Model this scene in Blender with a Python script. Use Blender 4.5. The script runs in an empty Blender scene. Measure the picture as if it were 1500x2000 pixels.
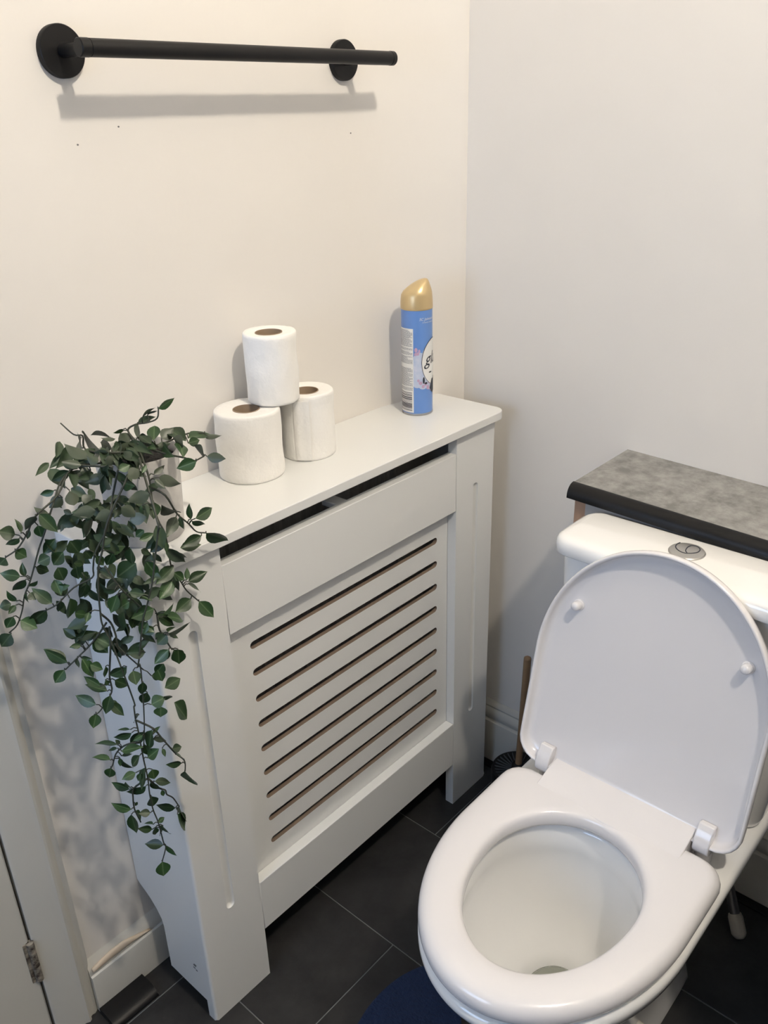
import bpy, bmesh, math, random
from mathutils import Vector, Matrix, Quaternion
random.seed(11)
scn = bpy.context.scene
COL = scn.collection
PI = math.pi

# ------------------------------------------------------------------ camera
cd = bpy.data.cameras.new('camera')
cam = bpy.data.objects.new('camera', cd)
COL.objects.link(cam)
R0, R1, R2 = (0.661612, -0.749431, -0.024968), (0.332812, 0.263649, 0.905387), (-0.671942, -0.607324, 0.423853)
cam.matrix_world = Matrix(((R0[0], R1[0], -R2[0] * -1, -1.32877), (R0[1], R1[1], R2[1], -0.97772), (R0[2], R1[2], R2[2], 1.29548), (0, 0, 0, 1)))
cd.sensor_width = 36
cd.lens = 36 * 1670.8 / 2000
cd.clip_start = 0.02
scn.camera = cam

# ------------------------------------------------------------------ world, lights, exposure
w = bpy.data.worlds.new('world'); scn.world = w; w.use_nodes = True
w.node_tree.nodes['Background'].inputs[0].default_value = (0.72, 0.82, 1.0, 1)
w.node_tree.nodes['Background'].inputs[1].default_value = 1.0
scn.view_settings.view_transform = 'Standard'
scn.view_settings.look = 'None'
scn.view_settings.gamma = 1
scn.view_settings.use_curve_mapping = False
scn.view_settings.exposure = 0.0
LAMP_POS = (-0.86, -1.35, 2.445)
LAMP_L = 1050
WIN_W = 10.5
ld = bpy.data.lights.new('window_daylight', 'AREA'); ld.shape = 'RECTANGLE'
ld.size = 0.66; ld.size_y = 0.86; ld.energy = WIN_W; ld.color = (0.47, 0.66, 1.0)
lo = bpy.data.objects.new('window_daylight', ld); COL.objects.link(lo)
lo.location = (-2.13, -0.40, 1.20); lo.rotation_euler = (0, -PI / 2, 0)

# ------------------------------------------------------------------ helpers
MATS = {}
def mat(name, col, rough=0.5, metal=0.0, noise=None, bump=None, coat=0.0, spec=0.5, sss=0.0):
    """noise=(scale, amount, colour2), bump=(scale, strength)"""
    if name in MATS: return MATS[name]
    m = bpy.data.materials.new(name); m.use_nodes = True
    nt = m.node_tree; p = nt.nodes['Principled BSDF']
    p.inputs['Base Color'].default_value = (*col, 1)
    p.inputs['Roughness'].default_value = rough
    p.inputs['Metallic'].default_value = metal
    p.inputs['Coat Weight'].default_value = coat
    p.inputs['Coat Roughness'].default_value = 0.05
    p.inputs['Specular IOR Level'].default_value = spec
    if sss:
        p.inputs['Subsurface Weight'].default_value = sss
        p.inputs['Subsurface Radius'].default_value = (0.01, 0.01, 0.01)
    tc = nt.nodes.new('ShaderNodeTexCoord')
    if noise:
        n = nt.nodes.new('ShaderNodeTexNoise'); n.inputs['Scale'].default_value = noise[0]
        n.inputs['Detail'].default_value = 8; n.inputs['Roughness'].default_value = 0.65
        nt.links.new(tc.outputs['Object'], n.inputs['Vector'])
        r = nt.nodes.new('ShaderNodeValToRGB')
        r.color_ramp.elements[0].position = 0.5 - noise[1]; r.color_ramp.elements[1].position = 0.5 + noise[1]
        r.color_ramp.elements[0].color = (*col, 1); r.color_ramp.elements[1].color = (*noise[2], 1)
        nt.links.new(n.outputs['Fac'], r.inputs['Fac']); nt.links.new(r.outputs['Color'], p.inputs['Base Color'])
    if bump:
        n = nt.nodes.new('ShaderNodeTexNoise'); n.inputs['Scale'].default_value = bump[0]; n.inputs['Detail'].default_value = 6
        nt.links.new(tc.outputs['Object'], n.inputs['Vector'])
        b = nt.nodes.new('ShaderNodeBump'); b.inputs['Strength'].default_value = bump[1]; b.inputs['Distance'].default_value = 0.01
        nt.links.new(n.outputs['Fac'], b.inputs['Height']); nt.links.new(b.outputs['Normal'], p.inputs['Normal'])
    MATS[name] = m
    return m

M_wall = mat('painted_plaster', (0.77, 0.735, 0.685), 0.62, bump=(11, 0.13), noise=(3, 0.3, (0.79, 0.76, 0.715)))
M_ceil = mat('ceiling_paint', (0.82, 0.81, 0.78), 0.8)
M_gloss = mat('gloss_woodwork_paint', (0.56, 0.55, 0.505), 0.38, bump=(14, 0.12))
M_mdf = mat('white_satin_mdf', (0.76, 0.765, 0.75), 0.34)
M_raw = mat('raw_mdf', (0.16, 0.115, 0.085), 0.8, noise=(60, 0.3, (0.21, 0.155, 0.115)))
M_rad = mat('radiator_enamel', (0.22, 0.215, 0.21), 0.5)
M_tile = mat('slate_floor_tile', (0.010, 0.010, 0.011), 0.5, noise=(9, 0.2, (0.034, 0.034, 0.034)), bump=(40, 0.12), spec=0.3)
M_grout = mat('floor_grout', (0.16, 0.165, 0.165), 0.8)
M_black = mat('matt_black_metal', (0.005, 0.005, 0.0055), 0.42, spec=0.25)
M_blackp = mat('black_edging_plastic', (0.005, 0.005, 0.0055), 0.4, spec=0.25)
M_rubber = mat('black_rubber', (0.005, 0.005, 0.0055), 0.5, spec=0.25)
M_chrome = mat('chrome', (0.52, 0.51, 0.49), 0.3, 0.75)
M_cer = mat('white_ceramic', (0.86, 0.86, 0.85), 0.05, coat=0.5)
M_seat = mat('white_seat_plastic', (0.74, 0.725, 0.735), 0.16, coat=0.2)
M_paper = mat('toilet_paper', (0.88, 0.865, 0.83), 0.95, bump=(55, 0.25))
M_card = mat('cardboard_tube', (0.30, 0.22, 0.15), 0.9, noise=(40, 0.3, (0.36, 0.27, 0.19)))
M_stone = mat('grey_stone_laminate', (0.15, 0.148, 0.142), 0.45, noise=(42, 0.14, (0.30, 0.295, 0.285)))
M_wood = mat('worn_wood', (0.20, 0.12, 0.065), 0.55, noise=(30, 0.3, (0.27, 0.17, 0.09)))
M_navy = mat('navy_mat_fabric', (0.006, 0.018, 0.06), 0.95, bump=(180, 0.6), noise=(40, 0.3, (0.009, 0.025, 0.078)))
M_pot = mat('grey_veined_pot', (0.62, 0.60, 0.57), 0.5, noise=(16, 0.13, (0.40, 0.39, 0.38)))
M_soil = mat('dark_soil', (0.008, 0.007, 0.006), 0.95, bump=(90, 0.8))
M_stem = mat('dark_stem', (0.035, 0.04, 0.028), 0.6)
M_steel = mat('dull_grey_metal', (0.22, 0.21, 0.20), 0.35, 0.8)
M_wrub = mat('off_white_rubber', (0.5, 0.47, 0.40), 0.6)
M_gold = mat('pale_gold_plastic', (0.62, 0.47, 0.25), 0.32, 0.35)
M_blue = mat('blue_can_print', (0.12, 0.25, 0.60), 0.3, noise=(25, 0.3, (0.14, 0.28, 0.62)))
M_lwhite = mat('white_label_print', (0.78, 0.78, 0.76), 0.4)
M_lpale = mat('pale_blue_print', (0.40, 0.50, 0.68), 0.4, noise=(120, 0.25, (0.60, 0.62, 0.74)))
M_pink = mat('pink_petal_print', (0.50, 0.34, 0.50), 0.4)
M_ink = mat('dark_ink', (0.03, 0.035, 0.05), 0.5)
M_ink2 = mat('grey_ink', (0.22, 0.23, 0.26), 0.5)
M_can = mat('can_metal', (0.4, 0.4, 0.42), 0.3, 0.8)
M_dark = mat('gap_shade_black', (0.01, 0.01, 0.01), 0.9)
M_fill = mat('cream_filler', (0.62, 0.50, 0.36), 0.6, noise=(30, 0.3, (0.70, 0.60, 0.48)))
M_glass = mat('window_glass', (0.9, 0.95, 1.0), 0.0); M_glass.node_tree.nodes['Principled BSDF'].inputs['Transmission Weight'].default_value = 1.0
M_scuff = mat('grey_scuff', (0.16, 0.16, 0.16), 0.7)
M_water = mat('water', (0.86, 0.88, 0.82), 0.02); M_water.node_tree.nodes['Principled BSDF'].inputs['Transmission Weight'].default_value = 1.0
M_water.node_tree.nodes['Principled BSDF'].inputs['IOR'].default_value = 1.33

# leaf material: midrib and side veins from the leaf's own coordinates
def leaf_material():
    m = bpy.data.materials.new('leaf_green'); m.use_nodes = True; nt = m.node_tree; p = nt.nodes['Principled BSDF']
    p.inputs['Roughness'].default_value = 0.42
    tc = nt.nodes.new('ShaderNodeTexCoord'); sp = nt.nodes.new('ShaderNodeSeparateXYZ')
    nt.links.new(tc.outputs['Object'], sp.inputs[0])
    ab = nt.nodes.new('ShaderNodeMath'); ab.operation = 'ABSOLUTE'; nt.links.new(sp.outputs['Y'], ab.inputs[0])
    rm = nt.nodes.new('ShaderNodeValToRGB'); e = rm.color_ramp.elements
    e[0].position = 0.0; e[0].color = (0.10, 0.15, 0.075, 1); e[1].position = 0.03; e[1].color = (0.026, 0.062, 0.018, 1)
    e2 = e.new(0.25); e2.color = (0.018, 0.048, 0.015, 1)
    nt.links.new(ab.outputs[0], rm.inputs['Fac'])
    oi = nt.nodes.new('ShaderNodeObjectInfo')
    hs = nt.nodes.new('ShaderNodeHueSaturation')
    mr = nt.nodes.new('ShaderNodeMapRange'); mr.inputs['To Min'].default_value = 0.5; mr.inputs['To Max'].default_value = 1.3
    nt.links.new(oi.outputs['Random'], mr.inputs['Value']); nt.links.new(mr.outputs[0], hs.inputs['Value'])
    nt.links.new(rm.outputs['Color'], hs.inputs['Color'])
    geo = nt.nodes.new('ShaderNodeNewGeometry')
    mx = nt.nodes.new('ShaderNodeMix'); mx.data_type = 'RGBA'
    nt.links.new(geo.outputs['Backfacing'], mx.inputs[0]); nt.links.new(hs.outputs['Color'], mx.inputs[6])
    mx.inputs[7].default_value = (0.05, 0.066, 0.042, 1)
    nt.links.new(mx.outputs[2], p.inputs['Base Color'])
    return m
M_leaf = leaf_material()

def tag(o, label=None, cat=None, group=None, kind=None):
    if label: o['label'] = label
    if cat: o['category'] = cat
    if group: o['group'] = group
    if kind: o['kind'] = kind
    return o
def empty(name, loc=(0, 0, 0), label=None, cat=None, group=None, kind=None, parent=None):
    o = bpy.data.objects.new(name, None); COL.objects.link(o); o.empty_display_size = 0.05
    o.location = loc
    if parent: o.parent = parent
    return tag(o, label, cat, group, kind)
def link(name, me, m, parent=None, smooth=False, bevel=0, seg=2, angle=None):
    """mesh given in WORLD coordinates; parents here are never rotated, only offset"""
    o = bpy.data.objects.new(name, me); COL.objects.link(o)
    for mm in (m if isinstance(m, (list, tuple)) else [m]): me.materials.append(mm)
    if smooth:
        for p in me.polygons: p.use_smooth = True
        if angle: me.set_sharp_from_angle(angle=math.radians(angle))
    if parent:
        o.parent = parent
        base = Vector((0, 0, 0)); q = parent
        while q: base += q.location; q = q.parent
        o.location = -base
    if bevel:
        b = o.modifiers.new('bevel', 'BEVEL'); b.width = bevel; b.segments = seg; b.limit_method = 'ANGLE'; b.angle_limit = math.radians(40)
        b.harden_normals = False
    return o
def from_bm(name, bm, m, parent=None, **k):
    me = bpy.data.meshes.new(name); bmesh.ops.recalc_face_normals(bm, faces=bm.faces); bm.to_mesh(me); bm.free()
    return link(name, me, m, parent, **k)
def bm_box(bm, x0, x1, y0, y1, z0, z1, mi=0):
    vs = [bm.verts.new((x, y, z)) for x in (x0, x1) for y in (y0, y1) for z in (z0, z1)]
    for f in ((0, 1, 3, 2), (4, 6, 7, 5), (0, 4, 5, 1), (2, 3, 7, 6), (0, 2, 6, 4), (1, 5, 7, 3)):
        bm.faces.new([vs[i] for i in f]).material_index = mi
def box(name, x0, x1, y0, y1, z0, z1, m, parent=None, bevel=0.0, seg=2):
    bm = bmesh.new(); bm_box(bm, min(x0, x1), max(x0, x1), min(y0, y1), max(y0, y1), min(z0, z1), max(z0, z1))
    return from_bm(name, bm, m, parent, bevel=bevel, seg=seg, smooth=bevel > 0, angle=60 if bevel > 0 else None)
def loft(bm, rings, closed=True, cap0=True, cap1=True, mi=0):
    R = [[bm.verts.new(p) for p in r] for r in rings]
    n = len(rings[0])
    for a, b in zip(R[:-1], R[1:]):
        for i in range(n if closed else n - 1):
            j = (i + 1) % n
            try: bm.faces.new((a[i], a[j], b[j], b[i])).material_index = mi
            except ValueError: pass
    if cap0: bm.faces.new(list(reversed(R[0]))).material_index = mi
    if cap1: bm.faces.new(R[-1]).material_index = mi
    return R
def circ(c, r, z, n=48, ph=0): return [(c[0] + r * math.cos(ph + 2 * PI * i / n), c[1] + r * math.sin(ph + 2 * PI * i / n), z) for i in range(n)]
def lathe(name, c, prof, m, parent=None, n=48, **k):
    """prof: list of (r, z)"""
    bm = bmesh.new(); loft(bm, [circ(c, max(r, 1e-4), z, n) for r, z in prof]); k.setdefault('angle', 50)
    return from_bm(name, bm, m, parent, smooth=True, **k)
def frame_from(d):
    d = Vector(d).normalized(); a = Vector((0, 0, 1)) if abs(d.z) < 0.9 else Vector((1, 0, 0))
    u = d.cross(a).normalized(); return u, d.cross(u).normalized()
def bm_tube(bm, pts, rad, n=8, mi=0):
    pts = [Vector(p) for p in pts]; rings = []
    u = None
    for i, p in enumerate(pts):
        d = (pts[min(i + 1, len(pts) - 1)] - pts[max(i - 1, 0)])
        if d.length < 1e-7: continue
        d.normalize()
        if u is None: u, v = frame_from(d)
        else:
            u = (u - d * u.dot(d)).normalized(); v = d.cross(u)
        r = rad[i] if isinstance(rad, (list, tuple)) else rad
        rings.append([p + (u * math.cos(2 * PI * k / n) + v * math.sin(2 * PI * k / n)) * r for k in range(n)])
    loft(bm, rings, mi=mi)
def tube(name, pts, rad, m, parent=None, n=24, **k):
    bm = bmesh.new(); bm_tube(bm, pts, rad, n); k.setdefault('angle', 50)
    return from_bm(name, bm, m, parent, smooth=True, **k)
def extrude_poly(name, pts, axis, a0, a1, m, parent=None, **k):
    """pts: 2D polygon in the other two axes (x,y,z order kept); extruded along axis"""
    def P(p, a):
        l = list(p); l.insert(axis, a); return tuple(l)
    bm = bmesh.new(); loft(bm, [[P(p, a0) for p in pts], [P(p, a1) for p in pts]])
    return from_bm(name, bm, m, parent, **k)
def smooth_pts(pts, k=4):
    """Catmull-Rom"""
    P = [Vector(p) for p in pts]; P = [P[0] * 2 - P[1]] + P + [P[-1] * 2 - P[-2]]; out = []
    for i in range(1, len(P) - 2):
        for s in range(k):
            t = s / k
            out.append(0.5 * ((2 * P[i]) + (P[i + 1] - P[i - 1]) * t + (2 * P[i - 1] - 5 * P[i] + 4 * P[i + 1] - P[i + 2]) * t * t + (3 * P[i] - P[i - 1] - 3 * P[i + 1] + P[i + 2]) * t ** 3))
    out.append(P[-2]); return out

# ------------------------------------------------------------------ room shell
XL, YN, ZC = -2.10, -2.05, 2.55      # room limits
WX = -0.075                           # face of the right-hand wall
# left wall (plane y = 0), with the doorway at its left end
# (the plaster swells out gently towards the corner)
bm = bmesh.new()
sw = [(-1.03, 0.12), (-1.03, 0.0), (-0.60, 0.0), (-0.40, 0.0)] + [(-0.30 + 0.225 * t, -0.055 * t ** 2.2) for t in [i / 18 for i in range(19)]] + [(0.14, -0.055), (0.14, 0.12)]
loft(bm, [[(x, y, -0.02) for x, y in sw], [(x, y, ZC) for x, y in sw]])
bm_box(bm, XL, -1.03, 0, 0.12, 2.02, ZC); bm_box(bm, XL, -1.86, 0, 0.12, -0.02, 2.02)
from_bm('wall_left', bm, M_wall, smooth=True, angle=30); tag(bpy.data.objects['wall_left'], kind='structure')
# right wall: proud of a shallow recess in the corner
bm = bmesh.new(); bm_box(bm, WX, WX + 0.12, YN, 0.0, -0.02, ZC)
o = from_bm('wall_right', bm, M_wall); tag(o, kind='structure')
# wall opposite the toilet, with the window
bm = bmesh.new()
bm_box(bm, XL - 0.12, XL, YN, -0.75, -0.02, ZC); bm_box(bm, XL - 0.12, XL, -0.05, 0.0, -0.02, ZC)
bm_box(bm, XL - 0.12, XL, -0.75, -0.05, -0.02, 0.75); bm_box(bm, XL - 0.12, XL, -0.75, -0.05, 1.65, ZC)
M_far = mat('grey_painted_wall', (0.20, 0.20, 0.20), 0.8)
tag(from_bm('wall_near', bm, M_far), kind='structure')
tag(box('wall_back', XL - 0.12, 0.14, YN - 0.12, YN, -0.02, ZC, M_far), kind='structure')
tag(box('ceiling', XL - 0.12, 0.14, YN - 0.12, 0.12, ZC, ZC + 0.05, M_ceil), kind='structure')
wn = empty('window_1', (XL, -0.4, 1.20), kind='structure')
bm = bmesh.new()
for a in ((-0.75, -0.71, 0.75, 1.65), (-0.09, -0.05, 0.75, 1.65), (-0.71, -0.09, 0.75, 0.79), (-0.71, -0.09, 1.61, 1.65)):
    bm_box(bm, XL - 0.10, XL - 0.05, a[0], a[1], a[2], a[3])
from_bm('window_frame', bm, M_gloss, wn)
box('pane', XL - 0.08, XL - 0.074, -0.71, -0.09, 0.79, 1.61, M_glass, wn)

# floor: grout bed and individual dark tiles
fl = box('floor', XL - 0.1, 0.14, YN - 0.1, 0.12, -0.03, -0.0012, M_grout); tag(fl, kind='structure')
XJ = [-0.074,-0.0985, -0.3385, -0.5785, -0.8175, -1.057, -1.2965, -1.536, -1.776, -2.016, -2.26]
OFF = {-1: -0.3, 0: -0.195, 1: -0.43, 2: -0.293, 3: -0.066, 4: -0.30, 5: -0.1, 6: -0.36, 7: -0.2, 8: -0.4}
LT, g = 0.47, 0.0009
tile_mesh = {}
for i in range(len(XJ) - 1):
    x1, x0 = XJ[i], XJ[i + 1]
    ys = [0.0] + [OFF[i - 1] - k * LT for k in range(5)]
    ys = [y for y in ys if y > YN] + [YN]
    for y1, y0 in zip(ys[:-1], ys[1:]):
        if y1 - y0 < 0.01: continue
        xa = max(x0, XL)
        key = (round(x1 - xa, 4), round(y1 - y0, 4))
        if key not in tile_mesh:
            b = bmesh.new(); w2, h2 = (x1 - xa) / 2 - g, (y1 - y0) / 2 - g; c = 0.0006
            loft(b, [[(s * w2, t * h2, -0.006) for s, t in ((-1, -1), (1, -1), (1, 1), (-1, 1))], [(s * w2, t * h2, -c) for s, t in ((-1, -1), (1, -1), (1, 1), (-1, 1))],
                     [(s * (w2 - c), t * (h2 - c), 0) for s, t in ((-1, -1), (1, -1), (1, 1), (-1, 1))]])
            me = bpy.data.meshes.new('tile'); b.to_mesh(me); b.free(); me.materials.append(M_tile); tile_mesh[key] = me
        t = bpy.data.objects.new('tile', tile_mesh[key]); COL.objects.link(t); t.parent = fl; t.location = ((x1 + xa) / 2, (y1 + y0) / 2, 0)

# skirting boards
prof_r = [(WX, 0.0), (WX - 0.0205, 0.0), (WX - 0.0205, 0.096), (WX - 0.0185, 0.104), (WX - 0.0125, 0.108), (WX - 0.0155, 0.112), (WX - 0.016, 0.121), (WX - 0.013, 0.129), (WX - 0.009, 0.134), (WX - 0.0095, 0.138), (WX - 0.004, 0.145), (WX, 0.148)]
o = extrude_poly('baseboard_right', prof_r, 1, -0.0, YN, M_gloss, smooth=True, angle=40); tag(o, kind='structure')
o = box('trim_2', WX - 0.0205, WX - 0.040, -0.05, YN, 0, 0.0045, M_blackp, bevel=0.002); tag(o, kind='structure')
prof_l = [(0.0, 0.0), (-0.017, 0.0), (-0.017, 0.074), (-0.0158, 0.0785), (-0.0130, 0.0805), (-0.0108, 0.0790), (-0.0112, 0.0825), (-0.0085, 0.092), (-0.0035, 0.101), (0.0, 0.106)]
o = extrude_poly('baseboard_left', prof_l, 0, -0.975, 0.0, M_gloss, smooth=True, angle=35); tag(o, kind='structure')
bm = bmesh.new()
fl_r = []
for i in range(13):
    t = i / 12; x = -0.970 + 0.105 * t; h = 0.0095 * math.sin(PI * min(1, t * 0.9 + 0.1)) ** 0.7 + 0.0008
    if t > 0.55: h *= 1 - (t - 0.55) * 1.5
    fl_r.append([(x, -0.0098 + 0.0036 * math.cos(2 * PI * k / 10) - 0.002, 0.0845 + 0.1 * h + h * (1 + math.sin(2 * PI * k / 10)) * 0.8) for k in range(10)])
loft(bm, fl_r)
o = from_bm('filler', bm, M_fill, bpy.data.objects['baseboard_left'], smooth=True)

for x_, z_ in ((-0.7573, 1.2695), (-0.2988, 1.2671), (-0.70, 1.287)):
    bm = bmesh.new(); loft(bm, [[(x_ + r * math.cos(k * PI / 4), y, z_ + 0.8 * r * math.sin(k * PI / 4)) for k in range(8)] for r, y in ((0.0013, 0.001), (0.0013, -0.0003), (0.0006, -0.0005))])
    from_bm('wall_mark', bm, M_scuff, bpy.data.objects['wall_left'])
# door, its casing and the chipped hinge
o = empty('door_1', (-1.45, 0.0, 0.0), kind='structure')
dr = o
box('door_leaf', -1.0455, -1.84, -0.011, 0.03, 0.008, 2.0, M_gloss, dr, bevel=0.003)
bm = bmesh.new()
bm_tube(bm, [(-1.0460, -0.0135, 0.150), (-1.0460, -0.0135, 0.178)], 0.0055, 12); bm_tube(bm, [(-1.0460, -0.0135, 0.180), (-1.0460, -0.0135, 0.205)], 0.0055, 12)
bm_tube(bm, [(-1.0460, -0.0135, 0.207), (-1.0460, -0.0135, 0.228)], 0.0055, 12); bm_box(bm, -1.056, -1.046, -0.0125, -0.010, 0.15, 0.228)
from_bm('hinge', bm, mat('chipped_paint', (0.30, 0.27, 0.22), 0.6, noise=(70, 0.1, (0.03, 0.02, 0.015))), dr, smooth=True, angle=40)
box('hinge_gap_shade', -1.049, -1.036, 0.0, 0.02, 0.10, 0.25, M_dark, dr)  # near-black block painted as the shade in the gap at the hinge
# casing with a stepped, beaded profile
prof_c = [(-1.0425, 0.0), (-1.0425, -0.012), (-1.038, -0.015), (-1.000, -0.015), (-0.994, -0.018), (-0.990, -0.016), (-0.9885, -0.011), (-0.985, -0.010), (-0.981, -0.011), (-0.977, -0.009), (-0.972, -0.005), (-0.969, 0.0)]
o = extrude_poly('trim_1', prof_c, 2, 0.0, 2.06, M_gloss, smooth=True, angle=35); tag(o, kind='structure')
o = box('door_gap_shade', -1.05, -1.036, 0.006, 0.05, 0, 2.02, M_dark); tag(o, kind='structure')  # black strip standing in for the shade inside the door crack

# ceiling lamp (out of view above): a real glowing bulb on a holder
lampt = empty('ceiling_lamp', (LAMP_POS[0], LAMP_POS[1], ZC), 'round white globe lamp hanging just under the ceiling', 'lamp')
lathe('ceiling_rose', LAMP_POS[:2], [(0.0, ZC), (0.05, ZC), (0.05, ZC - 0.008), (0.02, ZC - 0.025), (0.016, ZC - 0.03), (0.0, ZC - 0.03)], M_gloss, lampt)
M_glow = mat('lamp_glass', (1, 1, 1), 0.4)
M_glow.node_tree.nodes['Principled BSDF'].inputs['Emission Color'].default_value = (1.0, 0.90, 0.765, 1)
M_glow.node_tree.nodes['Principled BSDF'].inputs['Emission Strength'].default_value = LAMP_L
bl = lathe('bulb', LAMP_POS[:2], [(0.001, LAMP_POS[2] - 0.04)] + [(0.04 * math.sin(a), LAMP_POS[2] - 0.04 * math.cos(a)) for a in [PI * k / 16 for k in range(1, 15)]] + [(0.016, ZC - 0.031)], M_glow, lampt)


# ------------------------------------------------------------------ radiator cover
X0, X1, D, T = -0.8638, -0.1390, 0.1718, 0.018
PW = 0.1120
XI0, XI1 = X0 + PW, X1 - PW
ZT, ZU = 0.82, 0.805
cover = empty('radiator_cover', ((X0 + X1) / 2, -D / 2, 0), 'white painted radiator cover with nine slots standing against the left wall', 'radiator cover')
# top shelf with rounded front corners
def rrect(x0, x1, y0, y1, r, n=6, corners=(1, 1, 1, 1)):
    pts = []
    for k, (cx, cy, a) in enumerate(((x0 + r, y0 + r, PI), (x1 - r, y0 + r, 1.5 * PI), (x1 - r, y1 - r, 0), (x0 + r, y1 - r, 0.5 * PI))):
        if corners[k]:
            pts += [(cx + r * math.cos(a + 0.5 * PI * i / n), cy + r * math.sin(a + 0.5 * PI * i / n)) for i in range(n + 1)]
        else: pts.append(((x0, x1, x1, x0)[k], (y0, y0, y1, y1)[k]))
    return pts
SH = rrect(X0 - 0.0158, X1 + 0.0158, -D - 0.0125, 0.0, 0.022, corners=(1, 1, 0, 0))
bm = bmesh.new(); loft(bm, [[(x, y, ZU) for x, y in SH], [(x, y, ZT) for x, y in SH]])
from_bm('top_shelf', bm, M_mdf, cover, bevel=0.0012, seg=2, smooth=True, angle=50)

def stadium(cx, cz, hw, hl, vertical, n=8):
    """outline of a slot with rounded ends, half width hw, half length hl"""
    pts = []
    for s in (1, -1):
        for i in range(n + 1):
            a = PI * i / n
            if vertical: pts.append((cx + s * hw * math.cos(a), cz + s * (hl - hw) + s * hw * math.sin(a)))
            else: pts.append((cx + s * (hl - hw) + s * hw * math.sin(a), cz - s * hw * math.cos(a)))
    return pts
def plate_with_holes(name, x0, x1, z0, z1, holes, yf, yb, mats, parent, hole_mi=1):
    """vertical plate in the xz plane between y=yf (front) and y=yb"""
    bm = bmesh.new()
    def lp(pts, y): 
        vs = [bm.verts.new((x, y, z)) for x, z in pts]
        es = [bm.edges.new((vs[i], vs[(i + 1) % len(vs)])) for i in range(len(vs))]
        return vs, es
    outer = [(x0, z0), (x1, z0), (x1, z1), (x0, z1)]
    fr = []
    for y in (yf, yb):
        allE = []; L = []
        for pts in [outer] + holes:
            vs, es = lp(pts, y); allE += es; L.append(vs)
        bmesh.ops.triangle_fill(bm, use_beauty=True, use_dissolve=False, edges=allE)
        fr.append(L)
    for k, (a, b) in enumerate(zip(*fr)):
        for i in range(len(a)):
            j = (i + 1) % len(a)
            f = bm.faces.new((a[i], a[j], b[j], b[i])); f.material_index = 0 if k == 0 else hole_mi
    return from_bm(name, bm, mats, parent)
def post(x0, x1, gx, side):
    FT = 0.006
    hole = stadium(gx, 0.4535, 0.0072, 0.2480, True, 10)
    o = plate_with_holes('front_post', x0, x1, 0.0, ZU, [hole], -D, -D + FT, [M_mdf, M_mdf], cover)
    if side:
        me = o.data; at = me.attributes.new('bevel_weight_edge', 'FLOAT', 'EDGE'); xo = x0 if side < 0 else x1
        for e in me.edges:
            a_, b_ = (me.vertices[i].co for i in e.vertices)
            if abs(a_.x - xo) < 1e-5 and abs(b_.x - xo) < 1e-5 and abs(a_.y + D) < 1e-5 and abs(b_.y + D) < 1e-5: at.data[e.index].value = 1.0
        bv = o.modifiers.new('bevel', 'BEVEL'); bv.width = 0.0045; bv.segments = 5; bv.limit_method = 'WEIGHT'
    box('post_backing', x0, x1, -D + FT, -D + T, 0.0, ZU, M_mdf, o)
    # routed round-bottomed groove
    rings = []
    for k in range(7):
        a = 0.5 * PI * k / 6 * 0.96
        rings.append([(x, -D + 0.0004 + 0.0052 * math.sin(a), z) for x, z in stadium(gx, 0.4535, 0.0073 * math.cos(a) + 0.00002, 0.2480 - 0.0073 * (1 - math.cos(a)), True, 10)])
    bm = bmesh.new(); loft(bm, rings, cap0=False)
    bmesh.ops.reverse_faces(bm, faces=bm.faces)
    me = bpy.data.meshes.new('groove'); bm.to_mesh(me); bm.free(); link('groove', me, M_mdf, o, smooth=True)
    return o
post(X0, XI0, -0.8085, -1); post(XI1, X1, -0.1955, 1)
# side panels, scribed at the back round the skirting
def side_panel(xa, xb):
    pr = [(-D + T, 0.036), (-0.060, 0.036), (-0.060, 0.128), (-0.057, 0.142), (-0.047, 0.157), (-0.033, 0.170), (-0.020, 0.178), (-0.008, 0.184), (-0.001, 0.190), (-0.001, ZU), (-D + T, ZU)]
    return extrude_poly('side_panel', pr, 0, xa, xb, M_mdf, cover)
spl = side_panel(X0, X0 + T); side_panel(X1 - T, X1)
# small scuff low on the left side panel
bm = bmesh.new()
for (y0, z0, y1, z1, r) in ((-0.131, 0.106, -0.137, 0.098, .0011), (-0.133, 0.107, -0.139, 0.101, .0009), (-0.130, 0.100, -0.135, 0.092, .0009), (-0.136, 0.101, -0.140, 0.090, .0012)):
    bm_box(bm, X0 - 0.0004, X0 + 0.0003, y1, y0, z1, z1 + 0.0022)
from_bm('scuff_mark', bm, M_scuff, spl)
ZB, ZG0, ZG1, ZR = 0.104, 0.206, 0.666, 0.7715
box('top_rail', XI0 + 0.0006, XI1 - 0.0006, -D, -D + T, ZG1, ZR, M_mdf, cover, bevel=0.0008, seg=1)
box('bottom_rail', XI0 + 0.0006, XI1 - 0.0006, -D, -D + T, ZB, ZG0, M_mdf, cover, bevel=0.0008, seg=1)
holes = [stadium(-0.4935, 0.6165 - k * 0.04605, 0.0062, 0.2125, False, 6) for k in range(9)]
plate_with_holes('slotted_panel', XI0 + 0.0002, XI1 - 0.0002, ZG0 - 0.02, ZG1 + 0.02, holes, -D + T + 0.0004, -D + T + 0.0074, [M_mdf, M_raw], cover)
box('bracket', -0.520, -0.496, -D + T, -D + T + 0.034, ZR - 0.012, ZR - 0.002, M_mdf, cover, bevel=0.002)

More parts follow.
